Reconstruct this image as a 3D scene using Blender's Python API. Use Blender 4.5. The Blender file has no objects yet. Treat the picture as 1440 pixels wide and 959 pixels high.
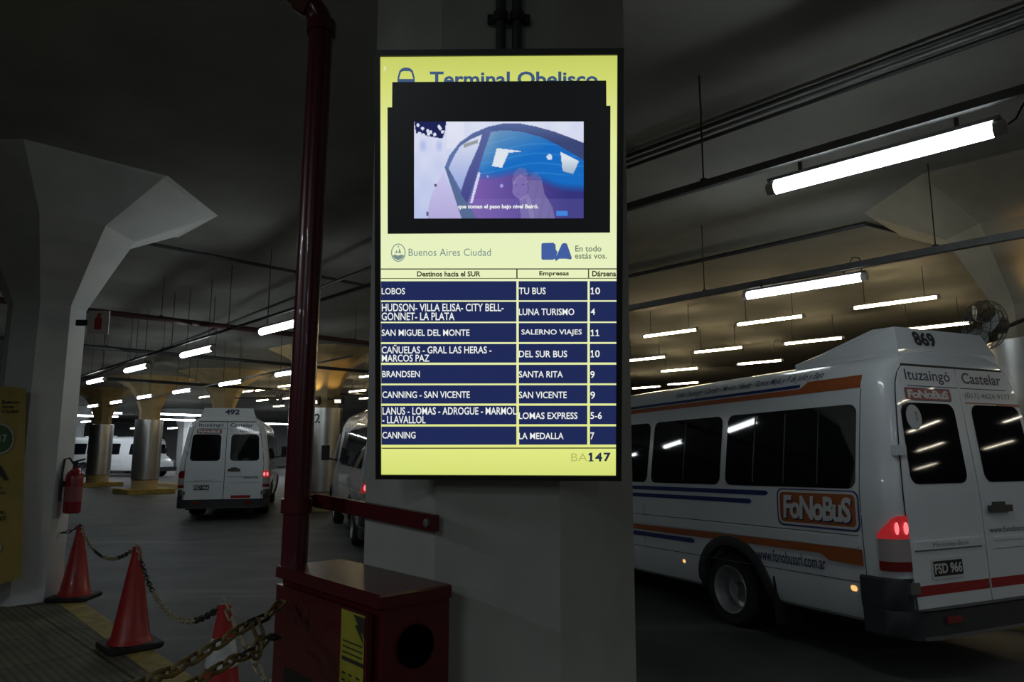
import bpy, bmesh, math, random
from math import sin, cos, pi, radians, sqrt, atan, tan
from mathutils import Vector, Matrix
random.seed(4)
S = bpy.context.scene
COL = S.collection

# ------------------------------------------------------------------ camera, world, exposure
F, HY, CX, CY, HC = 1000.0, 632.0, 720.0, 479.5, 1.65
PITCH = atan((HY - CY) / F)
cam = bpy.data.cameras.new('camera'); cam.lens = 25.0; cam.sensor_width = 36.0; cam.clip_end = 300
cam.clip_start = 0.02
camo = bpy.data.objects.new('camera', cam); COL.objects.link(camo)
camo.location = (0, 0, HC); camo.rotation_euler = (pi / 2 + PITCH, 0, 0)
S.camera = camo
w = bpy.data.worlds.new('world'); S.world = w; w.use_nodes = True
w.node_tree.nodes['Background'].inputs[0].default_value = (0.5, 0.6, 0.7, 1)
w.node_tree.nodes['Background'].inputs[1].default_value = 0.02
S.view_settings.view_transform = 'Standard'; S.view_settings.look = 'None'
S.view_settings.exposure = 0.0; S.view_settings.gamma = 1.0; S.view_settings.use_curve_mapping = False
S.cycles.use_denoising = True
S.cycles.max_bounces = 6; S.cycles.diffuse_bounces = 3; S.cycles.glossy_bounces = 3
S.cycles.sample_clamp_indirect = 4.0
COOL_L, WARM_L, LAMP_W = 20.0, 34.0, 20.0      # radiance of the cool and warm tubes; watts of the lamps behind the camera

def lamp(name, loc, watts, col, size, size_y, dirv, spread=pi):
    l = bpy.data.lights.new(name, 'AREA'); l.shape = 'RECTANGLE'; l.size = size; l.size_y = size_y
    l.energy = watts; l.color = col; l.spread = spread
    o = bpy.data.objects.new(name, l); COL.objects.link(o); o.location = loc
    z = -Vector(dirv[0]).normalized(); x = Vector(dirv[1]).normalized(); y = z.cross(x)
    m = Matrix((x, y, z)).transposed(); o.rotation_euler = m.to_euler()
    return o
# tube lamps of the rows behind and beside the photographer, plus one added fill
for lx, ly, k in ((5.3, 1.0, .35), (8.0, -1.7, .35), (10.6, -4.3, .5), (6.3, 4.3, .35), (9.0, 1.7, .4), (11.6, -1.0, .5), (1.6, -4.6, 1), (4.2, -7.3, 1),
                  (-2.6, -5.5, 1), (-4.6, 0.6, 1.7), (-6.0, -3.0, 1), (-1.4, -2.2, .7), (2.5, -11.0, 1), (8.0, -8.0, 1)):  # the strongest, at the left, is added to brighten the pale pillar
    lamp('tube_fill_lamp', (lx, ly, 3.4), LAMP_W * k, (0.86, 0.94, 1.0), 1.3, 0.09, ((0, 0, -1), (0.707, -0.707, 0)))
# and the rows of the bays farther to the right
for rs, x0, n_ in ((17.5, 11.0, 4), (21.0, 12.5, 5), (24.5, 14.0, 5), (28.5, 16.5, 5)):
    for k in range(n_):
        lx = x0 + 2.7 * k
        lamp('tube_fill_lamp', (lx, rs - lx, 4.1), 13.0, (1.0, 0.9, 0.72), 1.3, 0.09, ((0, 0, -1), (0.707, -0.707, 0)))

for lx, ly in ((-24, 41), (-31, 49), (-20, 50), (-27, 57), (-14, 44), (-6, 36), (-36, 58), (-18, 62)):  # fill lamps added to brighten the dim far end of the hall
    lamp('tube_fill_lamp', (lx, ly, 4.0), 150.0, (0.9, 0.95, 1.0), 2.6, 0.09, ((0, 0, -1), (0.707, 0.707, 0)))

# ------------------------------------------------------------------ helpers
def ray(px, py):
    a = (px - CX) / F; b = -(py - CY) / F; c, s = cos(PITCH), sin(PITCH)
    return Vector((a, c - s * b, s + c * b))
def atz(px, py, z):
    r = ray(px, py); return Vector((0, 0, HC)) + r * ((z - HC) / r.z)
def aty(px, py, y):
    r = ray(px, py); return Vector((0, 0, HC)) + r * (y / r.y)
def lin(c):
    return tuple(((v / 255) / 12.92 if v / 255 <= 0.04045 else ((v / 255 + 0.055) / 1.055) ** 2.4) for v in c)

MATS = {}
def mat(name, col, rough=0.5, metal=0.0, var=0.0, scale=6.0, bump=0.0, coat=0.0, emit=None, strength=1.0, spec=0.5, detail=6.0):
    if name in MATS: return MATS[name]
    m = bpy.data.materials.new(name); m.use_nodes = True; nt = m.node_tree
    b = nt.nodes['Principled BSDF']
    b.inputs['Base Color'].default_value = (*col, 1); b.inputs['Roughness'].default_value = rough
    b.inputs['Metallic'].default_value = metal; b.inputs['Coat Weight'].default_value = coat
    b.inputs['Specular IOR Level'].default_value = spec
    if var or bump:
        tc = nt.nodes.new('ShaderNodeTexCoord'); n = nt.nodes.new('ShaderNodeTexNoise')
        n.inputs['Scale'].default_value = scale; n.inputs['Detail'].default_value = detail
        nt.links.new(tc.outputs['Object'], n.inputs['Vector'])
        if var:
            r = nt.nodes.new('ShaderNodeMix'); r.data_type = 'RGBA'
            r.inputs[6].default_value = (*[max(0, v * (1 - var)) for v in col], 1)
            r.inputs[7].default_value = (*[min(1, v * (1 + var)) for v in col], 1)
            rp = nt.nodes.new('ShaderNodeMapRange'); rp.inputs[1].default_value = 0.3; rp.inputs[2].default_value = 0.7
            nt.links.new(n.outputs['Fac'], rp.inputs[0]); nt.links.new(rp.outputs[0], r.inputs[0])
            nt.links.new(r.outputs[2], b.inputs['Base Color'])
        if bump:
            bp = nt.nodes.new('ShaderNodeBump'); bp.inputs['Strength'].default_value = bump; bp.inputs['Distance'].default_value = 0.02
            nt.links.new(n.outputs['Fac'], bp.inputs['Height']); nt.links.new(bp.outputs[0], b.inputs['Normal'])
    if emit:
        b.inputs['Emission Color'].default_value = (*emit, 1); b.inputs['Emission Strength'].default_value = strength
    MATS[name] = m
    return m

class MB:
    """collects geometry for ONE mesh object"""
    def __init__(s): s.v = []; s.f = []
    def add(s, v, f):
        o = len(s.v); s.v += [Vector(p) for p in v]; s.f += [tuple(i + o for i in q) for q in f]; return s
    def box(s, c, d, m=None):
        x, y, z = d[0] / 2, d[1] / 2, d[2] / 2; c = Vector(c)
        v = [Vector((sx * x, sy * y, sz * z)) for sx in (-1, 1) for sy in (-1, 1) for sz in (-1, 1)]
        v = [(m @ p if m else p) + c for p in v]
        return s.add(v, [(0, 1, 3, 2), (4, 6, 7, 5), (0, 4, 5, 1), (2, 3, 7, 6), (0, 2, 6, 4), (1, 5, 7, 3)])
    def grid(s, rows, closed=False):
        n = len(rows[0]); v = [p for r in rows for p in r]; f = []
        for i in range(len(rows) - 1):
            for j in range(n if closed else n - 1):
                k = (j + 1) % n
                f.append((i * n + j, i * n + k, (i + 1) * n + k, (i + 1) * n + j))
        return s.add(v, f)
    def lathe(s, prof, n=24, m=None, caps=True):
        rows = [[Vector((r * cos(2 * pi * j / n), r * sin(2 * pi * j / n), z)) for j in range(n)] for r, z in prof]
        if m: rows = [[m @ p for p in r] for r in rows]
        o = len(s.v); s.grid(rows, True)
        if caps:
            if prof[0][0] > 1e-5: s.f.append(tuple(o + j for j in reversed(range(n))))
            if prof[-1][0] > 1e-5: s.f.append(tuple(o + (len(prof) - 1) * n + j for j in range(n)))
        return s
    def tube(s, pts, r, n=10, closed=False, caps=True):
        pts = [Vector(p) for p in pts]; N = len(pts); rows = []; up = None
        for i, p in enumerate(pts):
            if closed: t = (pts[(i + 1) % N] - pts[i - 1])
            else: t = pts[min(i + 1, N - 1)] - pts[max(i - 1, 0)]
            t.normalize()
            if up is None: up = Vector((0, 0, 1)) if abs(t.z) < 0.9 else Vector((1, 0, 0))
            a = (up - t * up.dot(t)).normalized(); b = t.cross(a); up = a
            rows.append([p + a * (r * cos(2 * pi * j / n)) + b * (r * sin(2 * pi * j / n)) for j in range(n)])
        if closed: rows.append(rows[0])
        o = len(s.v); s.grid(rows, True)
        if caps and not closed:
            s.f.append(tuple(o + j for j in reversed(range(n)))); s.f.append(tuple(o + (N - 1) * n + j for j in range(n)))
        return s
    def prism(s, poly, fn, d):
        """poly: 2-D outline; fn(u,v,w) -> point; extruded w = 0..d"""
        n = len(poly)
        v = [fn(u, q, 0) for u, q in poly] + [fn(u, q, d) for u, q in poly]
        f = [tuple(reversed(range(n))), tuple(range(n, 2 * n))] + [(i, (i + 1) % n, n + (i + 1) % n, n + i) for i in range(n)]
        return s.add(v, f)
    def build(s, name, m, parent=None, smooth=None, loc=None, rz=0, fix=True, xf=None):
        me = bpy.data.meshes.new(name)
        vs = [xf @ p for p in s.v] if xf else s.v
        me.from_pydata([tuple(p) for p in vs], [], s.f)
        if fix:
            bm = bmesh.new(); bm.from_mesh(me); bmesh.ops.remove_doubles(bm, verts=bm.verts, dist=1e-5)
            bmesh.ops.recalc_face_normals(bm, faces=bm.faces); bm.to_mesh(me); bm.free()
        if smooth is not None:
            me.polygons.foreach_set('use_smooth', [True] * len(me.polygons)); me.set_sharp_from_angle(angle=radians(smooth))
        me.materials.append(m); me.update()
        o = bpy.data.objects.new(name, me); COL.objects.link(o)
        if parent: o.parent = parent
        if loc: o.location = loc
        if rz: o.rotation_euler.z = rz
        return o

def tag(o, label=None, cat=None, group=None, kind=None):
    if label: o['label'] = label
    if cat: o['category'] = cat
    if group: o['group'] = group
    if kind: o['kind'] = kind
    return o
def thing(name, label, cat, loc=(0, 0, 0), rz=0, group=None):
    o = bpy.data.objects.new(name, None); COL.objects.link(o); o.location = loc; o.rotation_euler.z = rz
    o.empty_display_size = 0.1
    return tag(o, label, cat, group)
def copy_tree(o, parent=None):
    c = o.copy(); COL.objects.link(c); c.parent = parent
    for ch in list(o.children): copy_tree(ch, c)
    return c
def text2d(s, bold=0.0, spacing=1.0, leading=1.0, res=3):
    cu = bpy.data.curves.new('t', 'FONT'); cu.body = s; cu.size = 1; cu.offset = bold; cu.resolution_u = res
    cu.space_character = spacing; cu.space_line = leading; cu.fill_mode = 'FRONT'
    o = bpy.data.objects.new('t', cu); COL.objects.link(o)
    dg = bpy.context.evaluated_depsgraph_get()
    me = bpy.data.meshes.new_from_object(o.evaluated_get(dg))
    v = [(p.co.x, p.co.y) for p in me.vertices]; f = [tuple(p.vertices) for p in me.polygons]
    bpy.data.objects.remove(o); bpy.data.meshes.remove(me); bpy.data.curves.remove(cu)
    return v, f
def fit_text(s, x0, x1, y0, y1, bold=0.0, shear=0.0, spacing=1.0, leading=1.0):
    """text filling the box exactly; returns 2-D verts and faces"""
    if '1' in s and s.isdigit():
        w = [0.72 if c == '1' else 1.0 for c in s]; tot = sum(w) + .22 * (len(s) - 1); k = (x1 - x0) / tot; x = x0; V, Fc = [], []
        for c, q in zip(s, w):
            if c == '1':
                a, h, st = x, y1 - y0, k * (.17 + bold * 4); m = x + k * q * .5
                o = len(V); V += [(m - st / 2, y0), (m + st / 2, y0), (m + st / 2, y1), (m - st / 2, y1), (a, y1 - h * .30), (a, y1 - h * .14), (m - st / 2, y1 - h * .16), (m - st / 2, y1 - h * .32),
                                  (a, y0), (a + k * q, y0), (a + k * q, y0 + h * .12), (a, y0 + h * .12)]
                Fc += [(o, o + 1, o + 2, o + 3), (o + 4, o + 7, o + 3, o + 5), (o + 8, o + 9, o + 10, o + 11)]
            else:
                v, f = fit_text(c, x, x + k * q, y0, y1, bold); o = len(V); V += v; Fc += [tuple(i + o for i in g) for g in f]
            x += k * (q + .22)
        return V, Fc
    v, f = text2d(s, bold, spacing, leading)
    v = [(a + shear * b, b) for a, b in v]
    ax, bx = min(p[0] for p in v), max(p[0] for p in v); ay, by = min(p[1] for p in v), max(p[1] for p in v)
    return [(x0 + (a - ax) / (bx - ax) * (x1 - x0), y0 + (b - ay) / (by - ay) * (y1 - y0)) for a, b in v], f
def rrect(x0, x1, y0, y1, r, n=5):
    out = []
    for cx, cy, a in ((x1 - r, y1 - r, 0), (x0 + r, y1 - r, pi / 2), (x0 + r, y0 + r, pi), (x1 - r, y0 + r, 3 * pi / 2)):
        out += [(cx + r * cos(a + pi / 2 * k / n), cy + r * sin(a + pi / 2 * k / n)) for k in range(n + 1)]
    return out

# ------------------------------------------------------------------ materials
def asphalt():
    m = mat('asphalt', (0.06, 0.062, 0.062), 0.62, var=0.35, scale=1.3, bump=0.0, detail=8)
    nt = m.node_tree; b = nt.nodes['Principled BSDF']
    tc = nt.nodes.new('ShaderNodeTexCoord'); mp = nt.nodes.new('ShaderNodeMapping')
    mp.inputs['Rotation'].default_value = (0, 0, radians(-32)); mp.inputs['Scale'].default_value = (0.22, 1.5, 1)
    n = nt.nodes.new('ShaderNodeTexNoise'); n.inputs['Scale'].default_value = 1.1; n.inputs['Detail'].default_value = 9; n.inputs['Roughness'].default_value = 0.62
    nt.links.new(tc.outputs['Object'], mp.inputs[0]); nt.links.new(mp.outputs[0], n.inputs['Vector'])
    r = nt.nodes.new('ShaderNodeMapRange'); r.inputs[1].default_value = 0.54; r.inputs[2].default_value = 0.68; r.inputs[3].default_value = 0; r.inputs[4].default_value = 0.5
    mx = nt.nodes.new('ShaderNodeMix'); mx.data_type = 'RGBA'; mx.inputs[7].default_value = (0.17, 0.17, 0.165, 1)
    src = b.inputs['Base Color'].links[0].from_socket
    nt.links.new(n.outputs['Fac'], r.inputs[0]); nt.links.new(r.outputs[0], mx.inputs[0])
    nt.links.new(src, mx.inputs[6]); nt.links.new(mx.outputs[2], b.inputs['Base Color'])
    n2 = nt.nodes.new('ShaderNodeTexNoise'); n2.inputs['Scale'].default_value = 70
    nt.links.new(tc.outputs['Object'], n2.inputs['Vector'])
    bp = nt.nodes.new('ShaderNodeBump'); bp.inputs['Strength'].default_value = 0.25; bp.inputs['Distance'].default_value = 0.01
    nt.links.new(n2.outputs['Fac'], bp.inputs['Height']); nt.links.new(bp.outputs[0], b.inputs['Normal'])
    return m
def tiles():
    m = bpy.data.materials.new('sidewalk_tile'); m.use_nodes = True; nt = m.node_tree; b = nt.nodes['Principled BSDF']
    tc = nt.nodes.new('ShaderNodeTexCoord'); mp = nt.nodes.new('ShaderNodeMapping'); mp.inputs['Rotation'].default_value = (0, 0, radians(45))
    nt.links.new(tc.outputs['Object'], mp.inputs[0])
    br = nt.nodes.new('ShaderNodeTexBrick'); br.offset = 0; br.inputs['Scale'].default_value = 1
    br.inputs['Brick Width'].default_value = 0.055; br.inputs['Row Height'].default_value = 0.055; br.inputs['Mortar Size'].default_value = 0.012
    br.inputs['Color1'].default_value = (0.24, 0.225, 0.145, 1); br.inputs['Color2'].default_value = (0.21, 0.20, 0.13, 1); br.inputs['Mortar'].default_value = (0.12, 0.115, 0.08, 1)
    b2 = nt.nodes.new('ShaderNodeTexBrick'); b2.offset = 0; b2.inputs['Scale'].default_value = 1
    b2.inputs['Brick Width'].default_value = 0.88; b2.inputs['Row Height'].default_value = 0.88; b2.inputs['Mortar Size'].default_value = 0.012
    b2.inputs['Color1'].default_value = (1, 1, 1, 1); b2.inputs['Color2'].default_value = (0.92, 0.92, 0.92, 1); b2.inputs['Mortar'].default_value = (0.35, 0.35, 0.35, 1)
    nz = nt.nodes.new('ShaderNodeTexNoise'); nz.inputs['Scale'].default_value = 2.2; nz.inputs['Detail'].default_value = 6
    nt.links.new(tc.outputs['Object'], nz.inputs['Vector'])
    rp = nt.nodes.new('ShaderNodeMapRange'); rp.inputs[1].default_value = 0.3; rp.inputs[2].default_value = 0.7; rp.inputs[3].default_value = 0.6; rp.inputs[4].default_value = 1.15
    nt.links.new(nz.outputs['Fac'], rp.inputs[0])
    for q in (br, b2): nt.links.new(mp.outputs[0], q.inputs['Vector'])
    m1 = nt.nodes.new('ShaderNodeMix'); m1.data_type = 'RGBA'; m1.blend_type = 'MULTIPLY'; m1.inputs[0].default_value = 1
    m2 = nt.nodes.new('ShaderNodeMix'); m2.data_type = 'RGBA'; m2.blend_type = 'MULTIPLY'; m2.inputs[0].default_value = 1
    nt.links.new(br.outputs[0], m1.inputs[6]); nt.links.new(b2.outputs[0], m1.inputs[7])
    nt.links.new(m1.outputs[2], m2.inputs[6]); nt.links.new(rp.outputs[0], m2.inputs[7])
    nt.links.new(m2.outputs[2], b.inputs['Base Color']); b.inputs['Roughness'].default_value = 0.8
    bp = nt.nodes.new('ShaderNodeBump'); bp.inputs['Strength'].default_value = 0.5; bp.inputs['Distance'].default_value = 0.006
    nt.links.new(br.outputs['Fac'], bp.inputs['Height']); bp.invert = True; nt.links.new(bp.outputs[0], b.inputs['Normal'])
    return m
ASPH = asphalt(); TILE = tiles()
CONC = mat('concrete', (0.38, 0.39, 0.355), 0.8, var=0.2, scale=3.0, bump=0.12, detail=9)
CONC_W = mat('painted_concrete', (0.68, 0.71, 0.72), 0.75, var=0.08, scale=2.5, bump=0.08, detail=9)
CONC_T = mat('warm_tinted_tan_concrete', (0.46, 0.36, 0.19), 0.8, var=0.14, scale=2.5, bump=0.1, detail=8)  # tan holds the warm uplight tint, put into the base colour
CONC_G = mat('warm_tinted_grey_concrete', (0.30, 0.265, 0.20), 0.8, var=0.14, scale=2.5, bump=0.1, detail=8)  # brown cast carries a weaker share of that warm lamp tint
CEIL = mat('ceiling_concrete', (0.22, 0.213, 0.19), 0.85, var=0.16, scale=1.2, bump=0.1, detail=8)
WALL = mat('wall_paint', (0.34, 0.36, 0.37), 0.85, var=0.1, scale=0.6)
YCURB = mat('curb_yellow', (0.36, 0.27, 0.07), 0.75, var=0.35, scale=7.0, bump=0.15)
STEEL = mat('sheet_steel', (0.62, 0.62, 0.60), 0.33, 0.9, var=0.12, scale=2.0)
BLACK = mat('black_plastic', (0.012, 0.012, 0.013), 0.45)
DGREY = mat('dark_metal', (0.05, 0.052, 0.055), 0.5, 0.4, var=0.2, scale=8)
GREYM = mat('grey_metal', (0.20, 0.20, 0.20), 0.5, 0.6, var=0.15, scale=6)
REDP = mat('red_gloss_paint', (0.095, 0.011, 0.019), 0.28, var=0.15, scale=5.0, coat=0.3)
REDC = mat('red_cabinet_paint', (0.085, 0.007, 0.011), 0.32, var=0.18, scale=4.0, coat=0.15)

def ring8(ap, z, rot=0.0):
    R = ap / cos(pi / 8)
    return [Vector((R * cos(pi / 8 + k * pi / 4 + rot), R * sin(pi / 8 + k * pi / 4 + rot), z)) for k in range(8)]

# ------------------------------------------------------------------ the setting
ZC = 4.4
def plane(name, x0, x1, y0, y1, z, m, thick=0.2):
    return tag(MB().box(((x0 + x1) / 2, (y0 + y1) / 2, z + thick / 2), (x1 - x0, y1 - y0, abs(thick))).build(name, m), kind='structure')
plane('floor', -75, 45, -20, 72, -0.2, ASPH)
plane('ceiling', -75, 45, -20, 72, ZC, CEIL)
for nm, c, d in (('wall_back', (-15, 72.1, 2.2), (120, .2, 4.4)), ('wall_front', (-15, -20.1, 2.2), (120, .2, 4.4)),
                 ('wall_left', (-75.1, 26, 2.2), (.2, 92, 4.4)), ('wall_right', (45.1, 26, 2.2), (.2, 92, 4.4))):
    tag(MB().box(c, d).build(nm, WALL), kind='structure')
# pavement: runs from behind the camera to the far left, its edge along (-.707,.707)
U = Vector((-0.672, 0.740, 0)); N = Vector((0.740, 0.672, 0))
E0 = Vector((-2.114, 4.981, 0)); 
def pv(t, n): return E0 + U * t + N * n
def slab(name, t0, t1, n0, n1, z0, z1, m):
    c = [pv(t0, n0), pv(t1, n0), pv(t1, n1), pv(t0, n1)]
    mb = MB(); mb.add([p + Vector((0, 0, z)) for z in (z0, z1) for p in c], [(3, 2, 1, 0), (4, 5, 6, 7)] + [(i, (i + 1) % 4, 4 + (i + 1) % 4, 4 + i) for i in range(4)])
    return tag(mb.build(name, m), kind='structure')
slab('sidewalk', -16, 22, -9, -0.17, 0.0, 0.15, TILE)
slab('curb', -16, 22, -0.17, 0.02, 0.0, 0.152, YCURB)

# ------------------------------------------------------------------ information display
SC = Vector((-0.0298, 1.5117, 2.0451)); SW, SH = 0.54, 0.9366
def RM(a, b, g): return Matrix.Rotation(b, 3, 'Z') @ Matrix.Rotation(a, 3, 'X') @ Matrix.Rotation(g, 3, 'Y')
SR = RM(0.1778, -0.0259, 0.0066)
disp = thing('information_display', 'tall bright yellow bus timetable screen on the concrete pillar', 'screen', SC)
disp.rotation_euler = SR.to_euler()
KX = SW / 347.5; KZ = SH / 604.0
def sp(px, py, off=0.0):                 # local point on the display face
    # edges of the photographed frame lean a little; undo that
    t = (py - 71) / 604.0
    cx = 702.0 + (701.2 - 702.0) * t; hw = 175.0 + (172.2 - 175.0) * t
    y0 = 71.5 + (69 - 71.5) * (px - 527) / 350.0; y1 = 673 + (676 - 673) * (px - 529) / 344.5
    return Vector(((px - cx) / hw * SW / 2, -off, SH / 2 - (py - y0) / (y1 - y0) * SH))
def emis(name, rgb, s=1.0):
    return mat(name, (0.01, 0.01, 0.01), 0.35, emit=lin(rgb), strength=s)
bz = MB()
def quad_ring(o, i, d0, d1):
    O = [sp(*p) for p in o]; I = [sp(*p) for p in i]
    yo = lambda p, y: Vector((p.x, y, p.z))
    v = [yo(p, d0) for p in O] + [yo(p, d0) for p in I] + [yo(p, d0 + .007) for p in I] + [yo(p, d1) for p in O]
    f = []
    for k in range(4):
        j = (k + 1) % 4
        f += [(k, j, 4 + j, 4 + k), (4 + k, 4 + j, 8 + j, 8 + k), (k, 12 + k, 12 + j, j)]
    f += [(12, 13, 14, 15), (8, 9, 10, 11)]
    bz.add(v, f)
quad_ring([(527, 71.5), (877, 69), (873.5, 676), (529, 673)], [(535, 80), (868, 78), (866, 668.5), (536.5, 667)], -0.006, 0.048)
frame = bz.build('frame', mat('screen_bezel', (0.014, 0.014, 0.013), 0.4), disp)
frame['label'] = 'black bezel around the screen'
def spoly(name, poly, off, m, parent=disp):
    return MB().add([sp(x, y, off) for x, y in poly], [tuple(range(len(poly)))]).build(name, m, parent)
def stext(name, s, box, off, m, parent=disp, bold=0.0, spacing=1.0, leading=1.0):
    x0, x1, y0, y1 = box
    v, f = fit_text(s, x0, x1, -y1, -y0, bold, 0, spacing, leading)
    return MB().add([sp(a, -b, off) for a, b in v], f).build(name, m, parent)
# lit panel: an LCD whose backlight is uneven (brighter band in the middle)
pm = mat('lit_yellow_panel', (0.01, 0.01, 0.01), 0.3, emit=(1, 1, 1), strength=1.0)
nt = pm.node_tree; tc = nt.nodes.new('ShaderNodeTexCoord'); sx = nt.nodes.new('ShaderNodeSeparateXYZ'); nt.links.new(tc.outputs['Generated'], sx.inputs[0])
cr = nt.nodes.new('ShaderNodeValToRGB'); els = cr.color_ramp.elements
ramp = [(0.0, (212, 222, 118)), (0.06, (224, 232, 132)), (0.4, (234, 242, 188)), (0.56, (230, 240, 192)), (0.8, (226, 234, 158)), (0.94, (208, 216, 112)), (1.0, (196, 205, 98))]
els[0].position = 0; els[0].color = (*lin(ramp[0][1]), 1); els[1].position = 1; els[1].color = (*lin(ramp[-1][1]), 1)
for p_, c_ in ramp[1:-1]:
    e = els.new(p_); e.color = (*lin(c_), 1)
nt.links.new(sx.outputs['Z'], cr.inputs[0]); nt.links.new(cr.outputs[0], nt.nodes['Principled BSDF'].inputs['Emission Color'])
spoly('screen_panel', [(535, 80), (868, 78), (866, 668.5), (536.5, 667)], 0.0, pm)
NAVY = emis('navy_cell', (30, 40, 86)); NAVY2 = emis('navy_print', (60, 84, 122)); WHITE = emis('white_print', (238, 242, 236))
DARKP = emis('dark_print', (60, 62, 40)); GREYP = emis('grey_print', (120, 142, 140)); BLUEP = emis('blue_print', (66, 94, 160)); BLK = emis('black_window', (11, 13, 15))
# header: bus pictogram and title, both half covered by the video window
bi = MB()
def ipoly(pts, off=0.0008): bi.add([sp(x, y, off) for x, y in pts], [tuple(range(len(pts)))])
ol = [(559, 118), (559.5, 108), (562, 99), (566, 95.5), (571, 94.5), (577, 95.5), (581, 99), (583.5, 108), (584, 118)]
il = [(561.5, 118), (561.7, 110), (564, 101.5), (566.5, 99.8), (571, 99.6), (576.5, 99.8), (579, 101.5), (581.5, 110), (581.7, 118)]
bi.add([sp(x, y, .0008) for x, y in ol + il], [(i, i + 1, 9 + i + 1, 9 + i) for i in range(8)])
ipoly([(561, 110.5), (582, 110.5), (582, 118), (561, 118)])
bi.build('bus_pictogram', NAVY2, disp)
stext('title_lettering', 'Terminal Obelisco', (605, 841, 100, 121), .0008, NAVY2, bold=0.025)
vw = spoly('video_window', [(552, 115), (852.5, 113), (852.8, 148), (858.5, 148), (858, 325), (545.5, 326.5), (545.2, 150), (551.7, 150)], .0016, BLK)
# running video: a car window with a passenger behind the glass
def inside(p, poly):
    x, y = p; c = False; j = len(poly) - 1
    for i in range(len(poly)):
        xi, yi = poly[i]; xj, yj = poly[j]
        if (yi > y) != (yj > y) and x < (xj - xi) * (y - yi) / (yj - yi) + xi: c = not c
        j = i
    return c
def mixc(a, b, t):
    t = max(0, min(1, t)); return tuple(p + (q - p) * t for p, q in zip(a, b))
OUT = [(305, 400), (340, 310), (420, 210), (520, 140), (640, 90), (760, 65), (880, 66), (1000, 88), (1150, 130), (1270, 175), (1380, 218), (1380, 800), (470, 800)]
REARW = [(335, 405), (380, 310), (425, 238), (500, 190), (592, 150), (565, 240), (480, 430), (430, 575)]
FRONT = [(660, 130), (760, 117), (900, 130), (1050, 172), (1180, 235), (1300, 305), (1380, 352), (1380, 800), (556, 800), (486, 670), (550, 480), (605, 290)]
BODY = [(300, 420), (310, 470), (400, 650), (470, 800), (175, 800), (185, 680), (215, 580)]
NAVB = [(70, 45), (318, 45), (308, 120), (290, 182), (230, 172), (170, 160), (85, 140)]
R1 = [(705, 253), (905, 278), (795, 288), (745, 402), (668, 390)]
R2 = [(1192, 283), (1333, 352), (1288, 450), (1208, 428)]
HAIR = [(835, 440), (880, 400), (925, 410), (945, 470), (1010, 440), (1045, 480), (1070, 600), (1130, 700), (1150, 800), (960, 800), (930, 640), (950, 560), (920, 470), (860, 480), (832, 560), (822, 500)]
FACE = [(835, 520), (850, 480), (890, 455), (930, 475), (945, 560), (930, 630), (890, 650), (845, 620), (822, 590)]
NECK = [(880, 640), (945, 600), (980, 700), (990, 800), (890, 800)]
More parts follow.
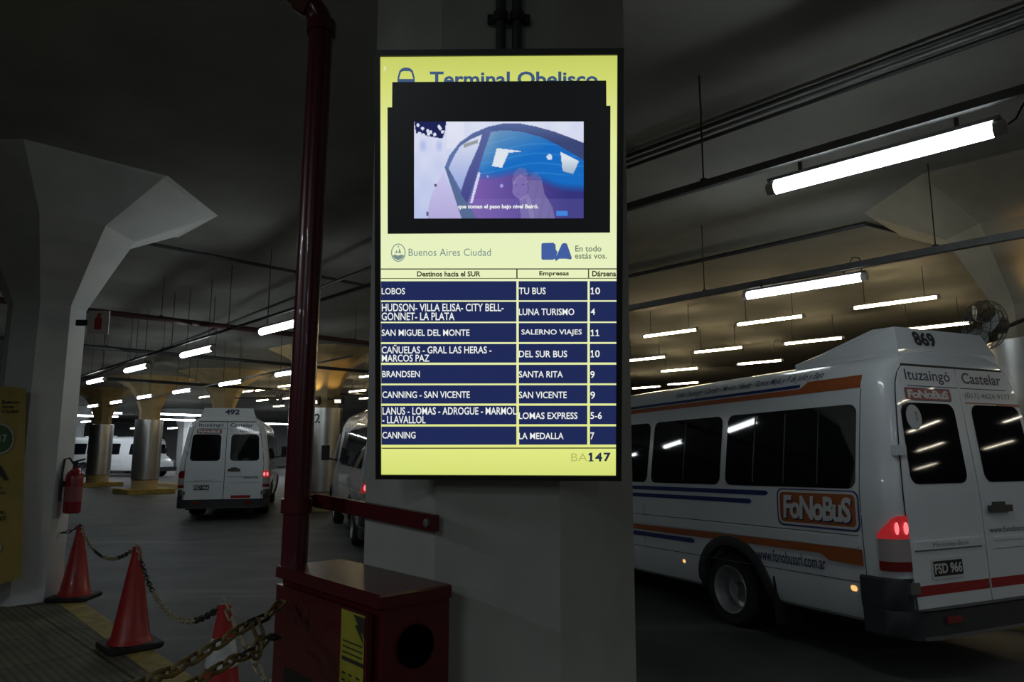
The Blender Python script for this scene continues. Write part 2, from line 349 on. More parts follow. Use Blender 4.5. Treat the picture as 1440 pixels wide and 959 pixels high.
def vcol(x, y):
    c = mixc((222, 226, 246), (188, 198, 236), (y - 50) / 740 + .15 * sin(x * .03) * sin(y * .021))
    if x < 300 and 180 < y < 290: c = mixc(c, (150, 165, 225), .5 * max(0, sin(x * .05 + 1) * sin((y - 180) / 35)))
    if 320 < x < 455 and y < 260: c = mixc(c, (232, 234, 248), .6)
    if inside((x, y), NAVB):
        c = (24, 30, 86)
        for dx, dy in ((100, 80), (135, 105), (175, 122), (112, 140), (140, 152), (180, 148), (228, 150), (198, 132), (262, 90), (288, 130), (270, 105)):
            if (x - dx) ** 2 + (y - dy) ** 2 < 150: c = (225, 232, 250)
    if inside((x, y), BODY): c = mixc((206, 204, 240), (180, 172, 222), (y - 400) / 400)
    if (x - 236) ** 2 + (y - 535) ** 2 < 130 or (abs(x - 172) < 7 and 735 < y < 770): c = (90, 88, 120)
    if inside((x, y), OUT):
        c = mixc((96, 118, 172), (62, 74, 128), (x - 300) / 900)
        d = (y - 60) / 300
        if x > 700 and y < 400: c = mixc((88, 108, 160), (58, 70, 118), d * 2)
    if inside((x, y), [(440, 800), (305, 400), (330, 400), (420, 590), (560, 800)]): c = (88, 108, 150)
    if inside((x, y), [(640, 105), (668, 120), (600, 300), (540, 490), (478, 672), (428, 600), (475, 440), (570, 240), (600, 130)]): c = mixc((92, 104, 160), (70, 72, 140), (y - 100) / 560)
    if inside((x, y), REARW):
        c = mixc((226, 230, 246), (150, 168, 222), (y - 150) / 420)
        if abs((y - 228) + (x - 480) * .35) < 14 and 450 < x < 560: c = (150, 160, 160)
    if inside((x, y), FRONT):
        t = (y - 120) / 400
        c = mixc((110, 150, 190), (18, 108, 196), t * 1.3 + (x - 700) / 700)
        if x < 720: c = mixc(c, (150, 176, 205), (720 - x) / 200 * (1 - (y - 120) / 380) if y < 500 else 0)
        edge = 430 + 20 * sin(x * .012) + max(0, (x - 900)) * .28
        c = mixc(c, mixc((120, 92, 172), (52, 50, 124), (x - 560) / 700), (y - edge + 20) / 70)
        st = sin(y * .085 + sin(x * .008) * 2 + x * .006)
        if 170 < y < 460: c = mixc(c, (110, 175, 235), max(0, st - .78) * 1.1)
        if y > 640: c = mixc(c, (150, 140, 205), .18)
        if inside((x, y), HAIR): c = mixc(c, (160, 148, 192), .5 if y > 500 else .28); c = mixc(c, (104, 96, 150), max(0, sin(x * .09 + y * .02) - .3) * .45)
        if inside((x, y), NECK): c = mixc(c, (150, 142, 192), .5)
        if inside((x, y), FACE):
            c = mixc(c, (164, 150, 206), .5)
            if (x - 850) ** 2 / 3 + (y - 535) ** 2 < 40 or (x - 905) ** 2 / 3 + (y - 530) ** 2 < 50 or ((x - 868) ** 2 / 6 + (y - 605) ** 2 < 20): c = mixc(c, (88, 74, 136), .55)
        if inside((x, y), [(500, 672), (518, 672), (580, 445), (562, 430), (548, 480)]): c = (214, 216, 246)
        if inside((x, y), R1): c = (226, 232, 240)
        if inside((x, y), R2): c = mixc((222, 232, 240), (160, 180, 205), (y - 330) / 120)
        if (x - 1108) ** 2 + (y - 322) ** 2 < 480: c = (205, 225, 245)
        if 1162 < x < 1245 and 732 < y < 770: c = (66, 136, 226)
        if (x - 635) ** 2 + (y - 468) ** 2 < 60 or (x - 742) ** 2 + (y - 540) ** 2 < 160: c = mixc(c, (190, 200, 250), .7)
    return c
NX, NYY = 240, 136
vm = MB(); rows = []; cols = []
for j in range(NYY + 1):
    rows.append([sp(583 + 238 * i / NX, 170 + 135 * j / NYY, .0024) for i in range(NX + 1)])
    cols += [vcol(70 + 1298 * i / NX, 52 + 736 * j / NYY) for i in range(NX + 1)]
vm.grid(rows)
vmat = bpy.data.materials.new('video_picture'); vmat.use_nodes = True
vn = vmat.node_tree; at = vn.nodes.new('ShaderNodeVertexColor'); at.layer_name = 'picture'
vb = vn.nodes['Principled BSDF']; vb.inputs['Base Color'].default_value = (.01, .01, .01, 1); vb.inputs['Emission Strength'].default_value = 0.95
vn.links.new(at.outputs[0], vb.inputs['Emission Color'])
vo = vm.build('video_picture', vmat, vw, fix=False)
ca = vo.data.color_attributes.new('picture', 'FLOAT_COLOR', 'POINT')
ca.data.foreach_set('color', [k for c in cols for k in (*lin(c), 1.0)])
stext('subtitle_lettering', 'que toman el paso bajo nivel Beiró.', (645, 758, 285.5, 293), .0032, WHITE, vw, bold=0.03)
# crest and logos under the video
cm = MB()
for rx, ry in ((10.3, 12.8),):
    n = 28
    v = [sp(560.5 + rx * cos(2 * pi * k / n), 352.8 + ry * sin(2 * pi * k / n), .0008) for k in range(n)] + [sp(560.5 + (rx - 1.3) * cos(2 * pi * k / n), 352.8 + (ry - 1.3) * sin(2 * pi * k / n), .0008) for k in range(n)]
    cm.add(v, [(k, (k + 1) % n, n + (k + 1) % n, n + k) for k in range(n)])
for pl in ([(552, 357), (556, 355.5), (560, 357), (565, 355.5), (569, 357), (566, 361), (560.5, 363.5), (555, 361)], [(556, 353.5), (558.5, 348), (559.2, 353.5)], [(560.5, 353.5), (562, 346), (564.5, 353.5)], [(559, 345), (560.5, 342.5), (562, 345)]):
    cm.add([sp(x, y, .0008) for x, y in pl], [tuple(range(len(pl)))])
cm.build('city_crest', GREYP, disp)
stext('city_lettering', 'Buenos Aires Ciudad', (575, 691, 347, 357.5), .0008, GREYP, bold=0.0)
bl = MB()
for pl in ([(763.5, 339.5), (779, 339), (782, 342), (782, 348), (784.5, 352), (782, 361), (778, 363), (763.5, 363), (762, 361.5), (762, 341)],
           [(781, 362), (790.5, 341), (793, 339.5), (796, 339.5), (798, 341), (804.5, 360), (804, 362), (802, 362.5), (797, 361.5), (787, 361.5), (782, 365)]):
    bl.add([sp(x, y, .0008) for x, y in pl], [tuple(range(len(pl)))])
for pl in ([(767.5, 345), (774, 345), (774, 349), (767.5, 349)], [(767.5, 353), (774.5, 353), (774.5, 357), (767.5, 357)]): pass
bl.build('city_logo', BLUEP, disp)
stext('slogan_lettering', 'En todo\nestás vos.', (809, 853.5, 343, 361.5), .0008, emis('slogan_print', (110, 124, 100)), bold=0.012, leading=0.85)
# column heads and rules
for x0, x1, y0, y1 in ((536, 867.5, 375, 376.6), (536, 867.5, 388.6, 389.6), (726.8, 728.6, 376.6, 388.6), (827.2, 828.8, 376.6, 388.6), (537, 866.5, 628.6, 630.2)):
    spoly('table_rule', [(x0, y0), (x1, y0), (x1, y1), (x0, y1)], .0008, DARKP)
stext('heading_lettering', 'Destinos hacia el SUR', (587, 676.5, 378.8, 386.5), .0008, DARKP, bold=0.03)
stext('heading_lettering', 'Empresas', (759, 800.5, 378.8, 387), .0008, DARKP, bold=0.03)
stext('heading_lettering', 'Dársena', (833, 866.5, 378.5, 386.5), .0008, DARKP, bold=0.03)
ROWS = [(393, 420, 'LOBOS', (537, 570, 402.5, 411.5), 'TU BUS', (730.5, 768, 402, 411.5), '10', (831, 844, 402, 411.5)),
        (422, 450, 'HUDSON- VILLA ELISA- CITY BELL-\nGONNET- LA PLATA', (537, 709, 424.5, 448), 'LUNA TURISMO', (730.5, 808, 431.5, 441), '4', (831, 837, 431.5, 440.5)),
        (452, 479, 'SAN MIGUEL DEL MONTE', (537, 661, 461, 470), 'SALERNO VIAJES', (734, 818.5, 461, 470.5), '11', (831, 843, 461.5, 470.5)),
        (481.5, 508, 'CAÑUELAS - GRAL LAS HERAS -\nMARCOS PAZ', (537, 692, 482.5, 506.5), 'DEL SUR BUS', (730.5, 798, 491, 500.5), '10', (831, 843.5, 490.5, 500.5)),
        (511, 537.5, 'BRANDSEN', (538, 591, 519.5, 528.5), 'SANTA RITA', (730.5, 792, 520, 529), '9', (830.5, 836.5, 520, 530)),
        (540, 566, 'CANNING - SAN VICENTE', (538, 661.5, 548.5, 558), 'SAN VICENTE', (730.5, 797.5, 549, 558.5), '9', (830.5, 837, 549, 559.5)),
        (569, 595.5, 'LANUS - LOMAS - ADROGUE - MARMOL\n- LLAVALLOL', (538, 727, 571, 594), 'LOMAS EXPRESS', (730.5, 812.5, 578.5, 588), '5-6', (830.5, 846.5, 578, 588)),
        (598.5, 624.5, 'CANNING', (538, 585, 606, 615.5), 'LA MEDALLA', (730.5, 793, 607.5, 616.5), '7', (830.5, 836, 607, 617))]
for y0, y1, a, ab, b, bb, c, cb in ROWS:
    r = MB(); k = (y0 - 393) / 230
    for x0, x1 in ((536, 727), (730, 826.6 - k * .5), (829.6 - k * .5, 867 - k * .6)):
        r.add([sp(x, y, .0008) for x, y in ((x0 + k * .8, y0), (x1, y0), (x1, y1), (x0 + k * .8, y1))], [(0, 1, 2, 3)])
    ro = r.build('timetable_row', NAVY, disp)
    if y0 == 393: ro['label'] = 'top navy row, destination Lobos'
    stext('destination_lettering', a, ab, .0016, WHITE, ro, bold=0.01, leading=0.83)
    stext('company_lettering', b, bb, .0016, WHITE, ro, bold=0.01)
    stext('bay_lettering', c, cb, .0016, WHITE, ro, bold=0.01)
stext('footer_lettering', '147', (828, 859, 636, 648.5), .0008, emis('footer_print', (34, 44, 70)), bold=0.035)
stext('footer_lettering', 'BA', (804, 826, 637, 648), .0008, emis('outline_print', (168, 176, 96)), bold=-0.012)
stext('pointer_mark', '›', (539.5, 543, 93, 99), .0008, WHITE)
# tilting wall mount behind the screen and the two conduits feeding it
Ri = SR.transposed()
def dl(p): return Ri @ (Vector(p) - SC)
mm = MB(); mm.box(dl((-0.03, 1.648, 1.66)), (.12, .012, .12)); mm.build('wall_mount', BLACK, disp)
mm = MB(); mm.box(dl((-0.03, 1.592, 2.3)), (.16, .125, .2)); mm.build('wall_mount', BLACK, disp)

# ------------------------------------------------------------------ pillars
def pillar(x, y, z0, label, m, sleeve=False, prof=None, number=None, group=None, plinth=False):
    t = thing('concrete_pillar', label, 'pillar', (x, y, 0), 0, group)
    p = prof or [(.335, z0), (.35, 3.15), (.50, 3.62), (.72, 3.98), (1.05, 4.2), (1.42, 4.36), (1.46, ZC)]
    sh = [q for q in p if q[1] <= 3.2]; cp = [q for q in p if q[1] >= 3.1]
    MB().grid([ring8(a, z) for a, z in sh], True).build('shaft', m, t)
    mb = MB().grid([ring8(a, z) for a, z in cp], True); mb.build('capital', m, t)
    if sleeve:
        MB().lathe([(.47, .52), (.49, .52), (.49, 2.78), (.47, 2.79), (.36, 2.79)], 40, caps=False).build('metal_sleeve', STEEL, t, 40)
        MB().lathe([(.46, z0), (.46, .5), (.36, .52)], 40, caps=False).build('base', m, t, 40)
    if plinth:
        MB().box((0, 0, .09), (1.7, 1.7, .18), Matrix.Rotation(pi / 4, 3, 'Z')).build('plinth', YCURB, t)
    return t
P0 = pillar(-0.033, 2.0, 0.15, 'plain grey concrete pillar behind the yellow timetable screen', CONC)
P1 = pillar(-5.0, 7.52, 0.15, 'pale concrete pillar with flared top at left, beside the first cone', CONC_W,
            prof=[(.345, .15), (.335, 3.15), (.53, 3.58), (.72, 3.98), (1.44, 4.385), (1.5, ZC)])
P2 = pillar(5.6, 7.44, 0.0, 'steel wrapped concrete pillar with flared top behind the right minibus', CONC_G, True, prof=[(.335, 0), (.35, 2.9), (.35, 3.15), (.72, 3.98), (1.42, 4.36), (1.46, ZC)])
P3 = pillar(-5.25, 20.0, 0.0, 'steel wrapped pillar with warm floodlights, just right of the red pipe', CONC_T, True)
P4 = pillar(-10.3, 25.5, 0.0, 'tan flared pillar top above the roof of the left minibus', CONC_T, True)
P5 = pillar(-14.05, 27.7, 0.0, 'steel wrapped pillar nearest left of the white minibus', CONC_T, True, plinth=True)
P6 = pillar(-18.9, 33.0, 0.0, 'farther steel wrapped pillar at left, second from the white minibus', CONC_T, True, plinth=True)
P7 = pillar(-22.9, 50.0, 0.0, 'white painted pillar in the far distance just left of the minibus', CONC_W)
P8 = pillar(-28.5, 47.0, 0.0, 'white painted far pillar beside the left pillar edge', CONC_W)
num = MB(); v, f = fit_text('22', -0.16, 0.16, 0, 0.26, 0.02)
num.add([Vector(((.494) * sin(a / .49 - .30), -(.494) * cos(a / .49 - .30), 2.36 + b)) for a, b in v], f)
num.build('number_lettering', mat('black_paint', (.02, .02, .02), .6), P3)

# kerb stones beside the far pillar and the yellow wheel stop behind the right minibus
def block(name, label, cat, c, d, rz, m):
    mb = MB(); x, y, z = d[0] / 2, d[1] / 2, d[2]
    mb.add([(-x, -y, 0), (x, -y, 0), (x, y, 0), (-x, y, 0), (-x * .98, -y * .6, z), (x * .98, -y * .6, z), (x * .98, y * .6, z), (-x * .98, y * .6, z)],
           [(3, 2, 1, 0), (4, 5, 6, 7), (0, 1, 5, 4), (1, 2, 6, 5), (2, 3, 7, 6), (3, 0, 4, 7)])
    return tag(mb.build(name, m, None, None, c, rz), label, cat)
block('wheel_stop', 'yellow concrete wheel stop on the floor behind the right minibus', 'wheel stop', (4.95, 6.9, 0), (2.2, .3, .16), radians(-35), YCURB)
block('traffic_island', 'low yellow edged island between the left minibus and the steel pillars', 'traffic island', (-13.2, 30.3, 0), (9.0, 1.3, .17), radians(-44), YCURB)

# ------------------------------------------------------------------ hose cabinet, red pipe, bracket
kA = radians(-48.5)
CAB = Vector((-0.355, 1.703, 0))         # centre of the cabinet top
cx_ = Vector((cos(kA), sin(kA), 0)); cy_ = Vector((-sin(kA), cos(kA), 0))   # along the door, towards the pillar
cab = thing('hose_cabinet', 'dark red fire hose cabinet at the foot of the concrete pillar', 'cabinet', (CAB.x, CAB.y, 0.62), kA)
CW, CD, CH = .48, .173, .745
b = MB()
b.box((0, .006, CH / 2 - .01), (CW - .008, CD - .012, CH - .02))
b.build('body', REDC, cab)
b = MB(); o_ = .004
b.add([(-CW / 2 - o_, -CD / 2 - o_, CH - .026), (CW / 2 + o_, -CD / 2 - o_, CH - .026), (CW / 2 + o_, CD / 2, CH - .026), (-CW / 2 - o_, CD / 2, CH - .026),
       (-CW / 2 - o_, -CD / 2 - o_, CH - .004), (CW / 2 + o_, -CD / 2 - o_, CH - .004), (CW / 2 + o_, CD / 2, CH - .004), (-CW / 2 - o_, CD / 2, CH - .004),
       (-CW / 2, -CD / 2, CH), (CW / 2, -CD / 2, CH), (CW / 2, CD / 2, CH), (-CW / 2, CD / 2, CH)],
      [(3, 2, 1, 0), (8, 9, 10, 11)] + [(i, (i + 1) % 4, 4 + (i + 1) % 4, 4 + i) for i in range(4)] + [(4 + i, 4 + (i + 1) % 4, 8 + (i + 1) % 4, 8 + i) for i in range(4)])
b.build('lid', REDC, cab)
dr = MB().box((-.01, -CD / 2 - .002, CH / 2 - .01), (CW - .045, .012, CH - .06)).build('door', REDC, cab)
MB().add([(-.165, -CD / 2 - .0085, .36), (-.02, -CD / 2 - .0085, .36), (-.02, -CD / 2 - .0085, .53), (-.165, -CD / 2 - .0085, .53)], [(0, 1, 2, 3)]).build('glass_pane', mat('cabinet_glass', (.01, .012, .012), .1), dr)
YST = mat('yellow_sticker', (0.36, 0.33, 0.03), .5, var=.15, scale=14); PRN = mat('sticker_print', (.03, .03, .02), .6)
SX0, SX1, SZ1 = .104, .20, .70; sy_ = -CD / 2 - .0092
st = MB().add([(SX0, sy_, .2), (SX1, sy_, .2), (SX1, sy_, SZ1), (SX0, sy_, SZ1)], [(0, 1, 2, 3)]).build('instruction_sticker', YST, dr)
st['label'] = 'yellow instruction sticker'
pr = MB(); py_ = sy_ - .0006
def pq(x0, x1, z0, z1): pr.add([(x0, py_, z0), (x1, py_, z0), (x1, py_, z1), (x0, py_, z1)], [(0, 1, 2, 3)])
pq(.112, .20, .601, .609)
pr.add([(.155, py_, .696), (.202, py_, .655), (.202, py_, .696)], [(0, 1, 2)])
pr.add([(.162, py_, .676), (.202, py_, .642), (.178, py_, .68)], [(0, 1, 2)])
for k in range(3): pq(.114, .194, .638 - k * .011, .641 - k * .011)
for k in range(22):
    for q in range(3): pq(.114 + q * .028, .114 + q * .028 + .012 + random.random() * .01, .575 - k * .014, .579 - k * .014)
pr.build('sticker_print', PRN, st)
for c_, x_ in (('H', -.12), ('I', -.06)):
    v, f = fit_text(c_, x_, x_ + (.034 if c_ == 'H' else .012), .63, .675, .03)
    MB().add([(a, -CD / 2 - .0087, c) for a, c in v], f).build('door_lettering', mat('dark_red_print', (.05, .004, .006), .6), dr)
hm = MB().lathe([(.0, .0), (.038, .0), (.038, .004), (.042, .004), (.042, -.012)], 28, Matrix.Translation((CW / 2 + .0005, .0, .635)) @ Matrix.Rotation(pi / 2, 4, 'Y'), caps=False)
hm.build('hose_opening', mat('hole_shade_black', (.002, .002, .003), 1.0, spec=0.0), cab, 30)  # no recess is cut; the disc's black stands for the shade inside
MB().lathe([(.0, .008), (.014, .008), (.016, 0), (.016, -.008)], 16, Matrix.Translation((CW / 2 - .055, -CD / 2 - .008, .3)) @ Matrix.Rotation(pi / 2, 4, 'X'), caps=False).build('lock', GREYM, dr, 40)
# legs of the cabinet
for sx_ in (-1, 1):
    MB().box((sx_ * (CW / 2 - .04), .02, -.235), (.05, .05, .47)).build('leg', REDC, cab)
# pipe
pp = thing('red_standpipe', 'tall dark red vertical pipe rising from the hose cabinet', 'pipe', (-.555, 1.875, 1.36))
def loc(p): return Vector(p) - Vector((-.555, 1.875, 1.36))
ptop = aty(452, 40, 1.875); pe = aty(434, -14, 1.83)
el = []
for k in range(9):
    a = k / 8 * radians(62); el.append(loc(ptop) + Vector((-(1 - cos(a)) * .085, -(1 - cos(a)) * .03, sin(a) * .085)))
pl = [(0, 0, 0), (0, 0, 0.02)] + [loc(ptop) * (k / 6) for k in range(1, 6)] + el
MB().tube(pl, .033, 24, caps=True).build('pipe', REDP, pp, 40)
d_ = (el[-1] - el[-2]).normalized()
MB().tube([el[-1], el[-1] + d_ * .5, el[-1] + d_ * 1.3], .033, 20).build('pipe', REDP, pp, 40)
for k, pnt in ((0, el[0]), (8, el[8])):
    dd = Vector((0, 0, 1)) if k == 0 else d_
    MB().tube([pnt - dd * .018, pnt + dd * .018], .041, 20).build('coupling', REDP, pp, 40)
# steel bar from pillar to pipe
br = thing('support_bracket', 'dark red flat steel bar clamping the pipe to the pillar', 'bracket', (-.555, 1.875, 1.51))
bo = Vector((-.555, 1.875, 1.51)); dF = Vector((.707, -.707, 0)); nF = Vector((-.707, -.707, 0)); P0c = Vector((-.033, 2.0, 0))
zb = 1.505
q0 = aty(450, 700, 2.06); q1 = P0c + nF * (.345 + .012) + dF * .165; q1.z = 1.487; q0 = P0c + nF * .357 - dF * .36; q0.z = 1.512
def bar(a, c, h, th, name):
    a = Vector(a) - bo; c = Vector(c) - bo; t = (c - a).normalized(); n = Vector((-t.y, t.x, 0)).normalized() * th / 2; up = Vector((0, 0, h / 2))
    mb = MB(); mb.add([p + s1 * n + s2 * up for p in (a, c) for s1 in (-1, 1) for s2 in (-1, 1)], [(0, 1, 3, 2), (4, 6, 7, 5), (0, 4, 5, 1), (2, 3, 7, 6), (0, 2, 6, 4), (1, 5, 7, 3)])
    return mb.build(name, REDC, br)
pj = Vector((-.525, 1.90, 1.507))
bar(q0, q1, .036, .016, 'wall_bar'); bar(q0, Vector((-.592, 1.905, 1.507)), .03, .01, 'arm')
MB().tube([loc((-.555, 1.875, 1.507 - .018)) + Vector((0, 0, 1.36 - 1.51)), loc((-.555, 1.875, 1.507 + .018)) + Vector((0, 0, 1.36 - 1.51))], .039, 20).build('clamp', REDC, br, 40)
MB().lathe([(0, .016), (.009, .014), (.011, 0), (.011, -.004)], 12, Matrix.Translation(q1 - bo - dF * .022) @ Matrix.Rotation(radians(-45), 4, 'Z') @ Matrix.Rotation(pi / 2, 4, 'X'), caps=False).build('bolt', GREYM, br, 40)

# two conduits and a clamp above the display
for q, lb in ((704, 'left of the two dark conduits above the timetable screen'), (727, 'right of the two dark conduits above the timetable screen')):
    a = aty(q, 60, 1.628); a.x = a.x
    t = thing('conduit', lb, 'conduit', (a.x, 1.632, a.z - .12), 0, 'conduits above the screen')
    MB().tube([(0, 0, 0), (0, 0, .7), (0, 0, 1.05)], .0125, 14).build('pipe', DGREY, t, 40)
    zc_ = aty(q, 25, 1.632).z - (a.z - .12)
    MB().tube([(0, 0, zc_ - .012), (0, 0, zc_ + .012)], .0185, 14).build('clamp', BLACK, t, 40)
    MB().box(((-.02 if q < 710 else .02), .008, zc_), (.026, .012, .022)).build('clamp_ear', BLACK, t)

# ------------------------------------------------------------------ fluorescent tubes
LD = Vector((0.707, -0.707, 0))
def glow_mat(name, col, s): return mat(name, (.8, .8, .8), .3, emit=col, strength=s)
COOL = glow_mat('cool_tube', (0.88, 0.97, 1.0), COOL_L); WARM = glow_mat('warm_tube', (1.0, 0.80, 0.46), WARM_L)
PALECAP = mat('pale_end_cap', (.62, .62, .60), .4)
def tube_light(mid, z, m, label, group, hang, L=1.37, d=LD, r=.042, detail=True):
    rz = math.atan2(d.y, d.x)
    t = thing('tube_light', label, 'light', (mid.x, mid.y, z), rz, group)
    n = 14 if detail else 8
    Mx = Matrix.Rotation(pi / 2, 4, 'Y')
    MB().lathe([(0, -L / 2 + .05), (r * .8, -L / 2 + .052), (r, -L / 2 + .07), (r, L / 2 - .07), (r * .8, L / 2 - .052), (0, L / 2 - .05)], n, Mx, caps=False).build('diffuser', m, t, 50)
    MB().box((0, 0, r + .012), (L - .04, .072 if r > .03 else .03, .022)).build('housing', GREYM, t)
    for s in (-1, 1):
        MB().lathe([(0, 0), (r * .95, .004), (r * 1.08, .02), (r * 1.08, .06), (r * .7, .062)], n, Matrix.Translation((s * L / 2, 0, 0)) @ Matrix.Rotation(-s * pi / 2, 4, 'Y'), caps=False).build('end_cap', PALECAP, t, 40)
    for s in (-1, 1):
        if hang > 0: MB().box((s * L * .33, 0, r + .02 + (hang - r - .02) / 2), (*((.02, .02) if hang < .3 and r > .03 else (.008, .008)), hang - r - .02)).build('hanger', DGREY, t)
    return t
def px_light(a, b2, z, m, label, group, hang, **k):
    A, B = atz(*a, z), atz(*b2, z)
    return tube_light((A + B) / 2, z, m, label, group, hang, **k)
g = 'cool tube lights over the right bay'
L1 = px_light((1080, 268), (1415, 177), 3.4, COOL, 'nearest and largest glowing tube light, upper right', g, .13)
L2 = px_light((1043, 417), (1222, 389), 3.4, COOL, 'second glowing tube light, hung on the grey tray above the right minibus', g, .11)
for lt, pts in ((L1, [(.69, 0, .01), (.73, .0, .03), (.76, .01, .09), (.80, .02, .15)]), (L2, [(.62, 0, .05), (.64, 0, .12), (.60, .05, .22), (.53, .06, .24), (.50, .05, .18)])):
    MB().tube(pts, .006, 8).build('cable', BLACK, lt, 60)
g = 'cool tube lights in the row along the driveway'
px_light((379, 466), (419, 452), 3.25, COOL, 'cool tube light touching the red pipe, nearest of the left row', g, ZC - 3.25)
px_light((257, 501), (298, 489), 3.25, COOL, 'cool tube light second from the red pipe in the nearest left row', g, ZC - 3.25)
px_light((178, 522), (206, 514), 3.25, COOL, 'cool tube light third from the red pipe in the nearest left row', g, ZC - 3.25)
px_light((125, 539), (146, 532), 3.25, COOL, 'fourth tube light of the nearest left row, beside the pale pillar', g, ZC - 3.25)
g = 'cool tube lights in the row above the left minibus'
px_light((309, 542), (341, 535), 3.3, COOL, 'tube light straight above the roof of the left minibus', g, ZC - 3.3)
px_light((244, 553), (269, 547), 3.3, COOL, 'tube light just right of the nearer steel pillar top', g, ZC - 3.3, detail=False)
px_light((194.5, 560), (214, 555.5), 3.3, COOL, 'tube light just left of the nearer steel pillar top', g, ZC - 3.3, detail=False)
px_light((156, 567.5), (173, 563), 3.3, COOL, 'small tube light above the farther steel pillar', g, ZC - 3.3, detail=False)
px_light((124, 572.5), (139, 569), 3.3, COOL, 'small tube light left of the farther steel pillar top', g, ZC - 3.3, detail=False)
px_light((393, 528), (424, 520.5), 3.3, COOL, 'cool tube light left against the red pipe, right of the minibus', g, ZC - 3.3)
g = 'warm tube lights under the right bay ceiling'
W = [((1196, 433), (1323, 418), 'warm ceiling tube light below and right of the hung tray light'),
     ((1034, 457), (1132, 444), 'warm ceiling tube light straight below the hung tray light'),
     ((903, 473), (982, 464), 'warm ceiling tube light nearest right of the timetable screen'),
     ((1097, 484.5), (1192, 474), 'warm ceiling tube light just left of the minibus roof unit'),
     ((1255, 466), (1372, 453), 'warm ceiling tube light behind the roof unit, touching the wall fan'),
     ((973, 495.5), (1048, 488.5), 'warm ceiling tube light in the middle of the third row'),
     ((1034, 512.5), (1103, 506.5), 'warm tube light just above the right minibus roofline'),
     ((924, 523), (988, 517), 'warm tube light lowest above the front of the right minibus roof'),
     ((883, 508), (932, 501.5), 'warm tube light cut by the pillar edge, right of the screen'),
     ((893, 546.5), (925, 543), 'dim far tube light by the pillar edge above the minibus roof'),
     ((940, 541.5), (982, 537), 'dim far tube light resting on the minibus roofline')]
for a, b2, lb in W: px_light(a, b2, 3.9, WARM, lb, g, .5, L=1.3, r=.024)
g = 'small warm tube lights beyond the left minibus'
W = [((338, 552), (354, 549), 'small warm tube light right of the tan capital, leftmost of its cluster'),
     ((360, 550.5), (381, 545.5), 'small warm tube light in the top row right of the tan capital'),
     ((394, 544), (412, 541), 'small warm tube light beside the red pipe, upper'),
     ((360, 564.5), (379, 561), 'small warm tube light just above the wall fan behind the minibus'),
     ((388, 562), (409, 559), 'small warm tube light beside the red pipe, middle'),
     ((384, 572.5), (401, 569.5), 'small warm tube light beside the red pipe, lowest'),
     ((283, 559.5), (294, 556.5), 'tiny tube light left of the tan capital'),
     ((489, 552), (518, 547.5), 'warm tube light right of the floodlit pillar, longest there'),
     ((506, 561), (527, 558.5), 'warm tube light above the silver minibus roof'),
     ((513, 530), (529, 527), 'warm tube light touching the edge of the timetable screen')]
for a, b2, lb in W: px_light(a, b2, 3.9, WARM, lb, g, .5, L=1.3, r=.024, detail=False)
g = 'far tube lights running crosswise'
W = [((108, 583), (143, 586.5), 'far crosswise tube light beside the pale pillar, lower'),
     ((130, 579.6), (170, 581.5), 'far crosswise tube light above the farther steel pillar'),
     ((232, 581.6), (282, 585), 'far crosswise tube light right of the nearer steel pillar, upper'),
     ((231, 589), (269, 592), 'far crosswise tube light right of the nearer steel pillar, lower'),
     ((378, 595.5), (402, 597), 'far crosswise tube light between the minibus and the red pipe')]
D2 = Vector((.707, .707, 0))
for a, b2, lb in W:
    A, B = atz(*a, 3.35), atz(*b2, 3.35); Lx = (B - A).length
    tube_light((A + B) / 2, 3.35, COOL, lb, g, 1.05, L=max(1.4, min(2.8, Lx)), d=D2, detail=False)
for x_, y_, lb in ((243, 602, 'far small tube light between the steel pillar and the minibus'), (190, 602, 'far small tube light between the two steel pillars'), (121, 593, 'far small tube light beside the pale pillar')):
    A = atz(x_, y_, 3.35); tube_light(A, 3.35, COOL, lb, 'far small tube lights', 1.05, L=2.2, detail=False)

# ------------------------------------------------------------------ rails, trays, pipes and rods under the ceiling
def run(name, label, cat, a, b2, r, m, rods=(), clip=None, square=False, top=ZC):
    a, b2 = Vector(a), Vector(b2); t = thing(name, label, cat, (a + b2) / 2)
    o = (a + b2) / 2
    if square:
        d = (b2 - a).normalized(); n = Vector((-d.y, d.x, 0)) * r; up = Vector((0, 0, r))
        mb = MB(); mb.add([p - o + s1 * n + s2 * up for p in (a, b2) for s1 in (-1, 1) for s2 in (-1, 1)], [(0, 1, 3, 2), (4, 6, 7, 5), (0, 4, 5, 1), (2, 3, 7, 6), (0, 2, 6, 4), (1, 5, 7, 3)])
        mb.build('rail', m, t)
    else: MB().tube([a - o, b2 - o], r, 12).build('pipe', m, t, 40)
    for f_ in rods:
        p = a + (b2 - a) * f_
        MB().tube([p - o, Vector((p.x, p.y, top)) - o], .006, 6).build('hanger_rod', DGREY, t)
        MB().box(p - o + Vector((0, 0, r + .004)), (.04, .04, .03)).build('hanger_clip', DGREY, t)
    return t
def ext(p, q, a, b2): p, q = Vector(p), Vector(q); return p + (q - p) * a, p + (q - p) * b2
